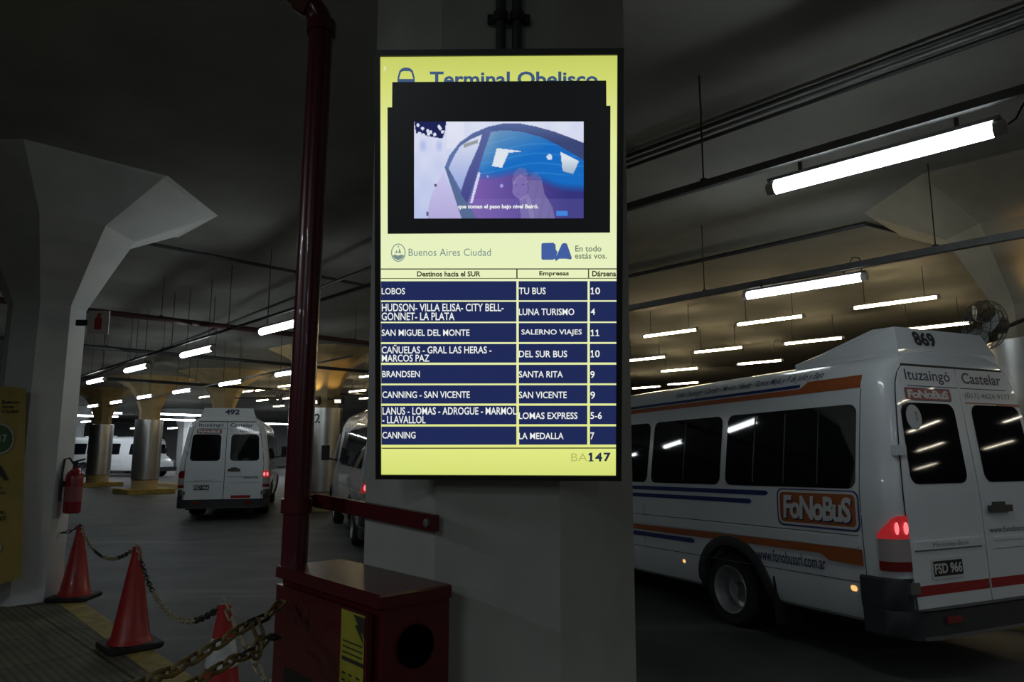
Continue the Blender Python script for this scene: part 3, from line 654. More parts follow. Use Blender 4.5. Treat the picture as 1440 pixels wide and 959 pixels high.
# right side
A1, A2 = ext((0.944, 5.395, 3.55), (2.74, 3.56, 3.55), -.9, 1.6)
run('light_rail', 'dark rail carrying the nearest tube light at upper right', 'rail', A1, A2, .026, GREYM, (.46, .85), square=True)
A1, A2 = ext((1.636, 9.33, 3.53), (4.513, 6.05, 3.53), -.8, 1.3)
run('cable_tray', 'grey tray carrying the second tube light above the right minibus', 'cable tray', A1, A2, .034, GREYM, (.16, .50, .78), square=True)
for k, (dz, lb) in enumerate(((0, 'lowest of the three dark conduits clamped to the ceiling at upper right'), (.045, 'middle of the three dark conduits clamped to the ceiling at upper right'), (.08, 'upper of the three dark conduits clamped to the ceiling at upper right'))):
    off = Vector((.075 * k, .075 * k, .05))
    A1, A2 = ext((1.098, 6.21, 4.28), (3.154, 4.027, 4.28), -1.0, 1.7)
    t = run('ceiling_conduit', lb, 'conduit', A1 + off + Vector((0, 0, 0)), A2 + off + Vector((0, 0, 0)), .018, DGREY if k != 1 else GREYM)
    if k == 0:
        for f_ in (.35, .5, .65): 
            p = A1 + (A2 - A1) * f_ - (A1 + A2) / 2
            MB().box(p + Vector((.09, .09, .085)), (.04, .3, .05), Matrix.Rotation(pi / 4, 3, 'Z')).build('clamp', DGREY, t)
run('ceiling_conduit', 'thin dark conduit running to the capital above the right minibus', 'conduit', (0.9, 12.0, 4.36), (4.30, 8.33, 4.36), .03, DGREY)
run('ceiling_conduit', 'short thin conduit skirting the right capital', 'conduit', (4.30, 8.33, 4.36), (4.95, 8.70, 4.36), .025, DGREY)
# left side
A1, A2 = ext((-9.906 * .93, 17.085 * .93, 3.42), (-2.913 * .93, 9.476 * .93, 3.42), -.9, 1.35)
run('light_rail', 'long thin rail carrying the nearest left row of tube lights', 'rail', A1, A2, .016, DGREY, (.25, .4, .52, .62, .74), square=True)
A1, A2 = ext((-7.04, 18.46, 3.47), (-4.985, 16.04, 3.47), -5, 1.9)
run('light_rail', 'thin rail carrying the tube lights above the left minibus', 'rail', A1, A2, .016, DGREY, (.3, .55, .72, .9), square=True)
A1, A2 = ext((-6.2955, 10.4447, 3.7), (-4.2973, 12.324, 3.7), -.6, 2.6)
run('sprinkler_pipe', 'thick dark pipe crossing the ceiling right of the pale pillar', 'pipe', A1, A2, .045, mat('dark_pipe', (.06, .02, .025), .5), (.3, .5, .7))
A1, A2 = ext((-4.858, 8.831, 4.3), (-3.246, 10.483, 4.3), -.6, 4)
run('ceiling_conduit', 'dark conduit on the ceiling ending at the left pillar capital', 'conduit', A1, A2, .025, DGREY)
A1, A2 = ext((-8.552, 14.154, 3.7), (-7.25, 15.459, 3.7), -1, 5)
run('sprinkler_pipe', 'second dark pipe crossing the ceiling, above the left minibus', 'pipe', A1, A2, .04, DGREY, (.2, .4, .6))
A1, A2 = ext(atz(130, 530, 3.8), atz(420, 416, 3.8), -.3, 1.2)
run('ceiling_conduit', 'slanting conduit high between the pale pillar and the red pipe', 'conduit', A1, A2, .02, DGREY, (.4, .55, .7))
A1, A2 = ext((-13.0, 20.5, 3.75), (-8.0, 25.5, 3.75), -.5, 2)
run('sprinkler_pipe', 'third, farthest dark pipe crossing the ceiling above the left minibus', 'pipe', A1, A2, .05, DGREY, (.3, .6))

# ------------------------------------------------------------------ wall fans and floodlights
def wall_fan(x, y, z, yaw, label, arm, r=.27):
    t = thing('wall_fan', label, 'fan', (x, y, z), yaw)
    g_ = MB(); n = 24
    for rr, dz in ((r, 0), (r * .98, -.05), (r * .7, -.085), (r * .4, -.10), (r * .7, .07), (r * .98, .04)):
        g_.tube([(rr * cos(2 * pi * k / n), dz, rr * sin(2 * pi * k / n)) for k in range(n)], .004, 5, True)
    for k in range(16):
        a = 2 * pi * k / 16
        g_.tube([(rr * cos(a), dz, rr * sin(a)) for rr, dz in ((.05, -.11), (r * .4, -.10), (r * .7, -.085), (r * .98, -.05), (r, 0), (r * .98, .04), (r * .7, .07), (.08, .08))], .0025, 4)
    g_.build('guard', DGREY, t)
    MB().lathe([(0, -.02), (.08, -.02), (.09, .02), (.085, .14), (.05, .17), (0, .17)], 18, Matrix.Translation((0, .06, 0)) @ Matrix.Rotation(-pi / 2, 4, 'X'), caps=False).build('motor', GREYM, t, 40)
    for k in range(3):
        a0 = 2 * pi * k / 3; rows = []
        for i in range(6):
            rr = .05 + (r - .08) * i / 5; wd = .35 + .25 * sin(pi * i / 5)
            rows.append([(rr * cos(a0 + q * wd), -.03 + q * .05, rr * sin(a0 + q * wd)) for q in (-1, -.5, 0, .5, 1)])
        MB().grid(rows).build('blade', mat('fan_blade', (.25, .26, .27), .5), t, 60)
    MB().tube([Vector((0, .15, 0)), Vector((0, .28, 0)), Vector(arm)], .02, 10).build('arm', DGREY, t, 40)
    MB().lathe([(.05, -.02), (.05, .02)], 12, Matrix.Translation(arm)).build('wall_plate', DGREY, t)
    return t
fp = aty(1385, 457, 7.05)
fd = Vector((5.6 - .4, 7.3, 0)) - fp
yaw = radians(-82)
Rz = Matrix.Rotation(-yaw, 3, 'Z')
wall_fan(fp.x, fp.y, fp.z, yaw, 'caged wall fan on the steel pillar behind the right minibus', Rz @ Vector((5.36 - fp.x, 7.2 - fp.y, .12)), .245)
fp = aty(389, 558, 24.7); yaw = radians(-15); Rz = Matrix.Rotation(-yaw, 3, 'Z')
wall_fan(fp.x, fp.y, fp.z, yaw, 'pale caged wall fan above the roof of the left minibus', Rz @ Vector((-9.95 - fp.x, 25.35 - fp.y, 0)), .33)
def floodlight(px_, py_, y, pc, label, aim):
    p = aty(px_, py_, y); t = thing('floodlight', label, 'light', p, 0, 'floodlights on the steel pillar')
    MB().box((0, 0, 0), (.28, .16, .2), Matrix.Rotation(.5, 3, 'X')).build('housing', DGREY, t)
    MB().box((0, -.085, -.05), (.17, .01, .10), Matrix.Rotation(.5, 3, 'X')).build('lens', glow_mat('flood_glass', (1, .93, .8), 1.0), t)
    MB().tube([(0, .05, .02), Vector((pc[0], pc[1], p.z + .05)) - p], .025, 8).build('arm', DGREY, t)
    l = bpy.data.lights.new('uplight', 'SPOT'); l.energy = 6; l.color = (1, .62, .2); l.spot_size = radians(95); l.shadow_soft_size = .05; l.spot_blend = .6
    o = bpy.data.objects.new('uplight', l); COL.objects.link(o); o.location = p + Vector((0, .1, .22))
    o.rotation_euler = (Vector(aim) - o.location).to_track_quat('-Z', 'Y').to_euler()
    return t
floodlight(443, 563, 19.3, (-5.4, 19.7), 'floodlight partly hidden by the red pipe on the steel pillar', (-5.6, 19.7, 3.9))
floodlight(476, 562, 19.3, (-5.1, 19.7), 'floodlight on the steel pillar right of the red pipe', (-5.0, 19.7, 3.9))
l = bpy.data.lights.new('uplight', 'SPOT'); l.energy = 18; l.color = (1, .62, .2); l.spot_size = radians(80); l.shadow_soft_size = .05; l.spot_blend = .7
o = bpy.data.objects.new('uplight', l); COL.objects.link(o); o.location = (5.35, 6.75, 2.85)
o.rotation_euler = (Vector((5.75, 7.1, 4.0)) - o.location).to_track_quat('-Z', 'Y').to_euler()

# ------------------------------------------------------------------ minibuses
PAINT = mat('white_van_paint', (0.77, 0.81, 0.84), 0.22, coat=0.5, var=0.03, scale=2)
SILV = mat('silver_van_paint', (0.58, 0.60, 0.63), 0.24, 0.3, coat=0.45)
GLASS = mat('tinted_glass', (0.006, 0.007, 0.010), 0.03, spec=0.6)
RUB = mat('tyre_rubber', (0.016, 0.016, 0.016), 0.8)
PLAS = mat('dark_bumper', (0.035, 0.037, 0.04), 0.55, var=.15, scale=10)
ORNG = mat('orange_stripe', (0.42, 0.115, 0.035), 0.3, coat=.4); BLUS = mat('blue_stripe', (0.02, 0.045, 0.19), 0.3, coat=.4)
SEAM = mat('seam_black', (.01, .01, .01), .6); RIM = mat('wheel_steel', (.42, .43, .44), .4, .7)
LETB = mat('dark_blue_print', (.03, .035, .10), .4); LETW = mat('white_print_paint', (.66, .68, .68), .35); REDS = mat('red_strip', (.36, .02, .02), .35)
TRED = mat('tail_red', (.22, .008, .01), .15, coat=.5); TLIT = mat('tail_lit', (.4, .02, .03), .2, emit=(1, .05, .06), strength=.22); TCLR = mat('tail_clear', (.42, .36, .36), .1, coat=.5)
TLIT2 = mat('tail_lit_core', (.9, .4, .4), .2, emit=(1, .22, .24), strength=1.0)
AMB = mat('amber_lit', (.6, .35, .1), .3, emit=(1, .55, .18), strength=1.1); PLATE = mat('plate_black', (.015, .015, .015), .4)
PROF = [(.33, .86), (.36, .905), (.42, .93), (.60, .957), (.78, .963), (.95, .966), (1.12, .965), (1.28, .96), (1.45, .938), (1.62, .913), (1.78, .888), (1.95, .862), (2.08, .835), (2.17, .80), (2.24, .75), (2.29, .68), (2.33, .55), (2.355, .32), (2.365, 0)]
def hw(z):
    if z <= PROF[0][0]: return PROF[0][1]
    for (a, p), (c, q) in zip(PROF, PROF[1:]):
        if z <= c: return p + (q - p) * (z - a) / (c - a)
    return 0
def xr(z): return 0.09 * max(0, z - 1.25) / 1.05
ZT = [(0, 2.365), (4.55, 2.365), (4.85, 2.32), (5.1, 2.2), (5.35, 1.93), (5.6, 1.66), (5.9, 1.34), (6.2, 1.16), (6.42, 1.0), (6.55, .8), (6.62, .62)]
WF = [(0, 1), (5.2, 1), (5.6, .985), (6.0, .95), (6.3, .88), (6.5, .78), (6.62, .62)]
def itp(T, x):
    if x <= T[0][0]: return T[0][1]
    for (a, p), (c, q) in zip(T, T[1:]):
        if x <= c: return p + (q - p) * (x - a) / (c - a)
    return T[-1][1]
RC = .13
def body_pt(d, i):
    """d: distance from the tail along the side, i: (float) profile index"""
    k = min(int(i), len(PROF) - 2); u = i - k
    z = PROF[k][0] + (PROF[k + 1][0] - PROF[k][0]) * u; y = PROF[k][1] + (PROF[k + 1][1] - PROF[k][1]) * u
    if d < RC: y = max(0, y - (RC - sqrt(max(0, RC * RC - (RC - d) ** 2))) * min(1, y / .3))
    zt = itp(ZT, d); z2 = PROF[0][0] + (z - PROF[0][0]) * (zt - PROF[0][0]) / (2.365 - PROF[0][0])
    return Vector((d + xr(z) * max(0, 1 - d / 1.2), y * itp(WF, d), z2))
def zidx(z):
    for k, ((a, p), (c, q)) in enumerate(zip(PROF, PROF[1:])):
        if z <= c: return k + max(0, (z - a) / (c - a))
    return len(PROF) - 1

def minibus(label, loc_, yaw, paint, livery=True, number='869', rake=0.0, lit=(True, True), sc=1.037, group=None, detail=True, silver=False):
    t = thing('minibus', label, 'minibus', loc_, yaw, group)
    RK = Matrix.Translation((.3, 0, 1)) @ Matrix.Rotation(rake, 4, 'Y') @ Matrix.Translation((-.3, 0, -1))
    XF = Matrix.Scale(sc, 4) @ RK; XW = Matrix.Scale(sc, 4)
    def B(mb, name, m, parent=t, smooth=None, xf=XF, fix=True): return mb.build(name, m, parent, smooth, xf=xf, fix=fix)
    # body shell
    ds = [0, .004, .012, .025, .045, .075, .13, .4, .8, 1.2, 1.7, 2.4, 3.2, 4.0, 4.55, 4.7, 4.85, 5.0, 5.1, 5.22, 5.35, 5.6, 5.75, 5.9, 6.05, 6.2, 6.32, 6.42, 6.5, 6.55, 6.62]
    n = len(PROF); rows = []
    for d in ds:
        L_ = [body_pt(d, i) for i in range(n)]
        rows.append(L_ + [Vector((p.x, -p.y, p.z)) for p in reversed(L_[:-1])])
    mb = MB(); o0 = len(mb.v); mb.grid(rows); w_ = len(rows[0])
    for i in range(len(rows) - 1): mb.f.append((i * w_, (i + 1) * w_, (i + 1) * w_ + w_ - 1, i * w_ + w_ - 1))
    for k in range(n - 1):
        for e in (0, (len(rows) - 1) * w_):
            a, b_ = e + k, e + k + 1; c_, d_ = e + w_ - 1 - k - 1, e + w_ - 1 - k
            mb.f.append((a, b_, c_, d_) if b_ != c_ else (a, b_, d_))
    shell = B(mb, 'body', paint, t, 32, xf=None)
    cut = MB()
    for wx in (1.70, 5.62):
        for s in (-1, 1):
            cut.add(*(lambda q: ([(wx + .43 * cos(2 * pi * k / 32), s * yy, .36 + .43 * sin(2 * pi * k / 32)) for yy in (.45, 1.3) for k in range(32)],
                    [tuple(range(32)), tuple(range(63, 31, -1))] + [(k, 32 + k, 32 + (k + 1) % 32, (k + 1) % 32) for k in range(32)]))(0))
    co = cut.build('cutter', SEAM, t)
    md = shell.modifiers.new('b', 'BOOLEAN'); md.object = co; md.operation = 'DIFFERENCE'; md.solver = 'EXACT'
    bpy.context.view_layer.update()
    me = bpy.data.meshes.new_from_object(shell.evaluated_get(bpy.context.evaluated_depsgraph_get()))
    shell.modifiers.clear(); shell.data = me; me.transform(XF); bpy.data.objects.remove(co)
    me.polygons.foreach_set('use_smooth', [True] * len(me.polygons)); me.set_sharp_from_angle(angle=radians(32))
    # mapping helpers on the left (s=1) / right (s=-1) flank and the tail
    def sd(x, z, off, s=1):
        return Vector((x, s * (hw(z) * itp(WF, x) + off), z))
    def rr(y, z, off): return Vector((xr(z) - off, y, z))
    def patch(poly_rows, fn, off, skirt=0.0):
        """poly_rows: list of (z, a0, a1)"""
        mb = MB(); m_ = 2
        rows = [[fn(a0 + (a1 - a0) * k / m_, z, off) for k in range(m_ + 1)] for z, a0, a1 in poly_rows]
        mb.grid(rows)
        if skirt:
            loop = [(poly_rows[0][1] + (poly_rows[0][2] - poly_rows[0][1]) * k / m_, poly_rows[0][0]) for k in range(m_ + 1)]
            loop += [(r_[2], r_[0]) for r_ in poly_rows[1:]]
            loop += [(poly_rows[-1][2] + (poly_rows[-1][1] - poly_rows[-1][2]) * k / m_, poly_rows[-1][0]) for k in range(1, m_ + 1)]
            loop += [(r_[1], r_[0]) for r_ in reversed(poly_rows[1:-1])]
            N_ = len(loop)
            mb.add([fn(a, z, off) for a, z in loop] + [fn(a, z, off - skirt) for a, z in loop], [(i, (i + 1) % N_, N_ + (i + 1) % N_, N_ + i) for i in range(N_)])
        return mb
    def rowsof(a0, a1, z0, z1, r, n_=5, lean0=0.0, lean1=0.0, mid=4):
        """rounded rectangle as scan rows; lean shifts the upper ends"""
        R = []
        zs = [z0 + r * (1 - cos(pi / 2 * k / n_)) for k in range(n_ + 1)] + [z0 + r + (z1 - z0 - 2 * r) * k / mid for k in range(1, mid)] + [z1 - r + r * sin(pi / 2 * k / n_) for k in range(n_ + 1)]
        for z in zs:
            e = 0
            if z < z0 + r: e = r - sqrt(max(0, r * r - (z0 + r - z) ** 2))
            if z > z1 - r: e = r - sqrt(max(0, r * r - (z - z1 + r) ** 2))
            u = (z - z0) / (z1 - z0); sg = 1 if a1 > a0 else -1
            R.append((z, a0 + sg * e + lean0 * u, a1 - sg * e + lean1 * u))
        return R
    def decal(v, f, fn, off): return MB().add([fn(a, b_, off) for a, b_ in v], f)
    def subd(pts):  # outline -> scan rows for convex shapes
        return pts
    # flank windows
    wins = [(.30, 1.72), (1.80, 2.88), (2.96, 4.05), (4.12, 4.62)]
    for s in (1, -1):
        fn = lambda a, z, off, s=s: sd(a, z, off, s)
        for a0, a1 in wins[:3 if not silver else 3]:
            wn = B(patch(rowsof(a0, a1, 1.30, 1.94, .07), fn, .006, .006), 'side_window', GLASS, t, 60)
            if detail:
                k_ = 4 if a1 - a0 > 1.2 else 2
                for q in range(1, k_):
                    x = a0 + (a1 - a0) * (q / k_ if k_ == 4 else .5)
                    B(patch([(z, x - .006, x + .006) for z in (1.33, 1.5, 1.7, 1.91)], fn, .0085), 'pane_divider', mat('divider', (.05, .05, .055), .4), wn)
        B(patch([(1.30, 4.72, 5.72), (1.4, 4.72, 5.66), (1.6, 4.73, 5.45), (1.8, 4.74, 5.27), (1.92, 4.76, 5.16)], fn, .008, .008), 'cab_window', GLASS, t, 60)
    # windscreen
    mb = MB(); R_ = []
    for d in (5.12, 5.22, 5.35, 5.6, 5.75, 5.88):
        r_ = [body_pt(d, i) + Vector((.012, 0, .012)) for i in (13.2, 14, 15, 16, 17, 18)]
        R_.append(r_ + [Vector((p.x, -p.y, p.z)) for p in reversed(r_[:-1])])
    mb.grid(R_); B(mb, 'windscreen', GLASS, t, 60)
    for s in (1, -1):
        m2 = B(MB().box((5.55, s * 1.13, 1.52), (.09, .17, .32)), 'mirror', BLACK, t)
        B(MB().tube([(5.5, s * .92, 1.36), (5.53, s * 1.06, 1.40)], .02, 8), 'mirror_arm', BLACK, m2)
        mb = MB(); mb.box((6.44, s * .66, .86), (.1, .26, .2)); B(mb, 'headlight', mat('lamp_glass', (.5, .52, .55), .1), t)
    mb = MB(); mb.box((6.53, 0, .45), (.25, 1.62, .24)); B(mb, 'front_bumper', PLAS, t)
    # tail: two doors, windows, seals
    def hwin(z): return hw(z) - .125
    for s in (1, -1):
        fn = lambda a, z, off: rr(a, z, off)
        zz = [.47, .7, .9, 1.1, 1.28, 1.45, 1.62, 1.78, 1.95, 2.08, 2.17, 2.22]
        yo = [min(.835, hwin(z)) for z in zz]; yo[-1] -= .03; yo[-2] -= .008
        dm = patch([(z, s * .007, s * y_) for z, y_ in zip(zz, yo)], fn, .016, .016)
        dor = B(dm, 'rear_door', paint, t, 30)
        wy0, wy1 = (.115, .755) if s > 0 else (.10, .735)
        wn = B(patch(rowsof(s * wy0, s * wy1, 1.335, 1.935, .075, lean1=s * -.035), fn, .022, .006), 'door_window', GLASS, dor, 60)
        if s > 0 and livery and number == '869':
            n_ = 24
            B(MB().add([rr(.60 + .085 * cos(2 * pi * k / n_), 1.825 + .095 * sin(2 * pi * k / n_), .0235) for k in range(n_)], [tuple(range(n_))]), 'round_sticker', mat('pale_sticker', (.55, .56, .56), .5), wn)
            v, f = fit_text('110', .655, .685, 1.80, 1.87, .02); B(decal([(-a + 1.24, c) for a, c in v], f, fn, .0245), 'sticker_lettering', LETB, wn)
        if s < 0:
            mb = MB(); mb.box((-.035, -.20, 1.135), (.03, .26, .05)); mb.box((-.022, -.20, 1.16), (.03, .13, .05)); B(mb, 'door_handle', mat('handle_dark', (.06, .06, .055), .4), dor)
            B(patch([(.90, -.10, -.78), (.925, -.10, -.78)], fn, .024, .008), 'trim_strip', paint, dor)
            B(patch([(.835, -.10, -.78), (.84, -.10, -.78)], fn, .018), 'crease', mat('crease_grey', (.25, .26, .27), .4), dor)
        else:
            B(patch([(.875, .05, .80), (.88, .05, .80), (.93, .05, .80), (.935, .05, .80)], fn, .030, .014), 'number_light_strip', paint, dor)
            B(patch([(.862, .05, .80), (.875, .05, .80)], fn, .018), 'crease', mat('crease_grey', (.25, .26, .27), .4), dor)
            if livery and detail:
                v, f = fit_text('Mercedes-Benz', -.62, -.22, .89, .92, 0); B(decal([(-a, c) for a, c in v], f, fn, .0315), 'badge_lettering', mat('badge_grey', (.30, .31, .32), .3, .6), dor)
            pb = B(patch([(.665, .30, .64), (.675, .295, .645), (.80, .295, .645), (.81, .30, .64)], fn, .024, .006), 'plate_holder', LETW, dor)
            B(patch([(.685, .31, .63), (.79, .31, .63)], fn, .0255), 'plate_face', PLATE, pb)
            v, f = fit_text('FSD 966', -.62, -.32, .70, .775, .03); B(decal([(-a, c) for a, c in v], f, fn, .027), 'plate_lettering', LETW, pb)
        if number == '492':
            if s < 0: B(patch([(.49, -.16, -.58), (.555, -.16, -.58)], fn, .0175), 'reflective_strip', REDS, dor)
        elif livery: B(patch([(.56, s * .012, s * .832), (.63, s * .012, s * .832)], fn, .0175), 'reflective_strip', REDS, dor)
        for hz in (.62, 1.58):
            B(MB().box((xr(hz) - .01, s * (min(.835, hwin(hz)) + .02), hz), (.05, .10, .075)), 'hinge', paint if hz > 1 else GREYM, t)
    sm = MB()
    sm.add([rr(y_, z, .004) for z in (.46, .9, 1.28, 1.8, 2.23) for y_ in (-.012, .012)], [(2 * i, 2 * i + 1, 2 * i + 3, 2 * i + 2) for i in range(4)])
    for s in (1, -1):
        zz = [.46, .9, 1.28, 1.62, 1.95, 2.08, 2.17, 2.22]
        yo = [min(.835, hwin(z)) for z in zz]; yo[-1] -= .03; yo[-2] -= .008
        sm.add([rr(s * (y_ + e), z, .004) for z, y_ in zip(zz, yo) for e in (-.01, .012)], [(2 * i, 2 * i + 1, 2 * i + 3, 2 * i + 2) for i in range(len(zz) - 1)])
    sm.add([rr(y_, z, .004) for z in (2.205, 2.24) for y_ in (-.62, -.3, .3, .62)], [(i, i + 1, i + 5, i + 4) for i in range(3)])
    B(sm, 'door_seal', SEAM, t)
    # tail lamps wrap the corner
    for s, on in ((1, lit[0]), (-1, lit[1])):
        path = [(-.012, .825), (-.010, .85), (-.004, .88), (.008, .912), (.03, .945), (.06, .965), (.10, .978), (.135, .982)]
        top = [1.115, 1.115, 1.115, 1.115, 1.10, 1.06, 1.02, .985]
        def band(z0, z1, o):
            mb = MB(); R_ = []
            for u in (0, .5, 1):
                R_.append([Vector((x - (o if x < .05 else 0), s * (y_ + (o if x >= .05 else o * .4) - (.001)), min(z0 + (z1 - z0) * u, tp) if z1 > 1 else z0 + (z1 - z0) * u)) for (x, y_), tp in zip(path, top)])
            mb.grid(R_)
            inner = [[Vector((max(p.x, .02) + .02, p.y - s * .035, p.z)) for p in r_] for r_ in R_]
            N_ = len(path)
            ring = R_[0] + [r_[-1] for r_ in R_[1:]] + list(reversed(R_[-1][:-1])) + [r_[0] for r_ in reversed(R_[1:-1])]
            rin = inner[0] + [r_[-1] for r_ in inner[1:]] + list(reversed(inner[-1][:-1])) + [r_[0] for r_ in reversed(inner[1:-1])]
            M_ = len(ring); mb.add(ring + rin, [(i, (i + 1) % M_, M_ + (i + 1) % M_, M_ + i) for i in range(M_)])
            return mb
        tl = B(band(.735, .80, .002), 'tail_light', TRED, t, 40)
        B(band(.80, .955, .002), 'reversing_lamp', TCLR, tl, 40)
        bl_ = B(band(.955, 1.115, .002), 'brake_lamp', TLIT if on else TRED, tl, 40)
        if on:
            for ya in (.862, .925):
                xx = -.016 if ya < .9 else .008
                B(MB().lathe([(0, .004), (.018, .003), (.026, 0)], 14, Matrix.Translation((xx, s * (ya + .003), 1.03)) @ Matrix.Rotation(-pi / 2, 4, 'Y') @ Matrix.Scale(1.7, 4, (1, 0, 0)), caps=False), 'bulb_glow', TLIT2, bl_, 40)
    # rear bumper
    path = [(.30, .988), (.14, .985), (.06, .965), (.0, .92), (-.05, .84), (-.07, .70), (-.075, 0)]
    full = path + [(x, -y_) for x, y_ in reversed(path[:-1])]
    def wrap(pts, z0, z1, th):
        mb = MB(); R_ = []
        for z, o in ((z0, -.02), (z0 + .02, 0), (z1 - .015, 0), (z1, -.015)):
            R_.append([Vector((x - o * (-1 if abs(y_) < .9 else 0), y_ + (o if y_ > 0 else -o) * (1 if abs(y_) > .9 else 0), z)) for x, y_ in pts])
        R_.append([Vector((x + th * (1 if abs(y_) < .93 else .2), y_ - (th if y_ > 0 else -th) * (1 if abs(y_) > .8 else 0), z1)) for x, y_ in pts])
        R_.append([Vector((p.x, p.y, z0)) for p in R_[-1]])
        R_.append(R_[0]); mb.grid(R_)
        return mb
    rb = B(wrap(full, .28, .475, .08), 'rear_bumper', PLAS, t, 40)
    for s in (1, -1):
        B(wrap([(x, s * y_) for x, y_ in ((.31, .985), (.14, .984), (.06, .962), (.0, .915), (-.02, .86))], .45, .685, .03), 'bumper_corner', PLAS, rb, 40)
        B(MB().box((-.082, s * .55, .40), (.012, .16, .045)), 'reflector', TRED, rb)
    # wheels and arches
    for wx in (1.70, 5.62):
        for s in (1, -1):
            Mx = Matrix.Translation((wx + (.07 if wx < 3 else 0), s * (.745 if wx < 3 else .80), .325)) @ Matrix.Rotation(-s * pi / 2, 4, 'X')
            wd = .175 if wx < 3 else .11
            ty = B(MB().lathe([(.20, -wd), (.29, -wd), (.318, -wd * .8), (.325, -wd * .4), (.325, wd * .4), (.318, wd * .8), (.29, wd), (.215, wd * .98), (.20, wd * .7)], 36, Mx, caps=False), 'wheel', RUB, t, 30, xf=XW)
            if wx < 3: prof = [(r_, z_ + .068) for r_, z_ in [(.0, .05), (.05, .05), (.06, -.02), (.09, -.045), (.13, -.05), (.165, -.03), (.185, .04), (.20, .098), (.213, .105), (.208, .11), (.19, .09)]]
            else: prof = [(.0, .10), (.05, .10), (.08, .07), (.14, .06), (.18, .05), (.20, .098), (.213, .105), (.2, .108)]
            B(MB().lathe(prof, 30, Mx, caps=False), 'rim', RIM, ty, 35, xf=XW)
            # arch lip
            n_ = 22; R_ = []
            a0, a1 = (-.25, pi + .05)
            for k in range(n_ + 1):
                a = a0 + (a1 - a0) * k / n_
                r0, r1 = .40, .485
                zc_ = .36
                def pt(r_, o):
                    z = max(.30, zc_ + r_ * sin(a)); x = wx - r_ * cos(a)
                    return Vector((x, s * (hw(z) + o), z))
                R_.append([pt(r0, -.06), pt(r0, .02), pt((r0 + r1) / 2, .028), pt(r1, .018), pt(r1 + .004, -.004)])
            B(MB().grid(R_), 'wheel_arch', PLAS, t, 50)
            B(MB().add([(wx + .9 * q, s * yy, zz_) for q in (-.51, .51) for yy in (.44, .93) for zz_ in (.3, .82)], [(0, 1, 3, 2), (4, 6, 7, 5), (1, 5, 7, 3), (0, 4, 5, 1)]), 'wheel_well', SEAM, t)
        # mud flap behind the rear wheels
    for s in (1, -1):
        fl = B(MB().box((1.20, s * .80, .36), (.02, .30, .40)), 'mud_flap', RUB, t)
        if silver: B(MB().box((1.187, s * .80, .36), (.006, .17, .2)), 'flap_emblem', LETW, fl)
    # underfloor
    B(MB().box((3.1, 0, .34), (5.9, 1.3, .1)), 'underfloor', SEAM, t)
    # roof air conditioner
    if not silver:
        a = MB(); z0 = 2.33
        bs = [(.10, .60), (1.12, .60), (1.12, -.60), (.10, -.60)]; ts = [(.16, .53), (.36, .53), (.36, -.53), (.16, -.53)]
        a.add([(x, y_, z0 - .03) for x, y_ in bs] + [(x, y_, z0 + .03) for x, y_ in bs] + [(x, y_, 2.545 if x < .3 else 2.555) for x, y_ in ts] + [(.95, .52, 2.42), (.95, -.52, 2.42)],
              [(3, 2, 1, 0), (0, 1, 5, 4), (2, 3, 7, 6), (3, 0, 4, 7), (1, 2, 6, 5), (7, 4, 8, 11), (8, 9, 10, 11), (4, 5, 12, 9, 8), (6, 7, 11, 10, 13), (9, 12, 13, 10), (12, 5, 6, 13)])
        ac = B(a, 'roof_air_conditioner', paint, t)
        if number:
            v, f = fit_text(number, *((-.37, -.11) if number == '869' else (-.08, .24)), 2.395, 2.52, .04)
            def acf(y_, z, off): u = (z - 2.36) / (2.545 - 2.36); return Vector((.10 + .06 * u - off, y_, z))
            B(decal([(-a_, c) for a_, c in v], f, acf, .004), 'number_lettering', LETB if number != '869' else mat('number_print', (.03, .035, .045), .4), ac)
    else:
        rows_ = [[Vector((x, y_, z)) for y_, z in ((-.5, 2.34), (-.46, 2.40), (0, 2.42), (.46, 2.40), (.5, 2.34))] for x in (1.2, 3.4)]
        B(MB().grid(rows_), 'roof_air_conditioner', paint, t)
    # flank seams, stripes and lettering
    for s in (1, -1):
        fn = lambda a_, z, off, s=s: sd(a_, z, off, s)
        fx = (lambda x0, x1: (x0, x1)) 
        e = MB()
        e.add([fn(x, z, .002) for z in (.68, .95, 1.28, 1.62, 1.95, 2.06) for x in (.262, .270)], [(2 * i, 2 * i + 1, 2 * i + 3, 2 * i + 2) for i in range(5)])
        for zz_ in (.955, .62): e.add([fn(x, z, .0022) for z in (zz_, zz_ + .007) for x in (.30, 1.2, 2.4, 4.4)], [(i, i + 1, i + 5, i + 4) for i in range(3)])
        e.add([fn(x, z, .002) for z in (.36, .68, .95, 1.3) for x in (3.02, 3.028)], [(2 * i, 2 * i + 1, 2 * i + 3, 2 * i + 2) for i in range(3)])
        B(e, 'panel_seam', mat('seam_grey', (.10, .105, .11), .5), t)
        B(patch([(.865, .32, 4.3), (.885, .30, 4.35), (.93, .30, 4.35), (.945, .32, 4.3)], fn, .012, .012), 'rub_rail', paint, t)
        B(MB().add(*(lambda c_: ([fn(x, z, .004) for x, z in c_], [tuple(range(len(c_)))]))(rrect(.365, .42, .552, .592, .018))), 'marker_light', AMB, t)
        B(MB().add(*(lambda c_: ([fn(x, z, .004) for x, z in c_], [tuple(range(len(c_)))]))(rrect(2.37, 2.41, .525, .556, .014))), 'marker_light', AMB, t)
        if not livery: continue
        tx = (lambda v: v) if s < 0 else (lambda v: v)
        def strip(pts, off=.004): return MB().add([fn(x, z, off) for x, z in pts], [tuple(range(len(pts)))])
        # upper flank: orange band with blue line (left ends at the tail)
        o_ = MB()
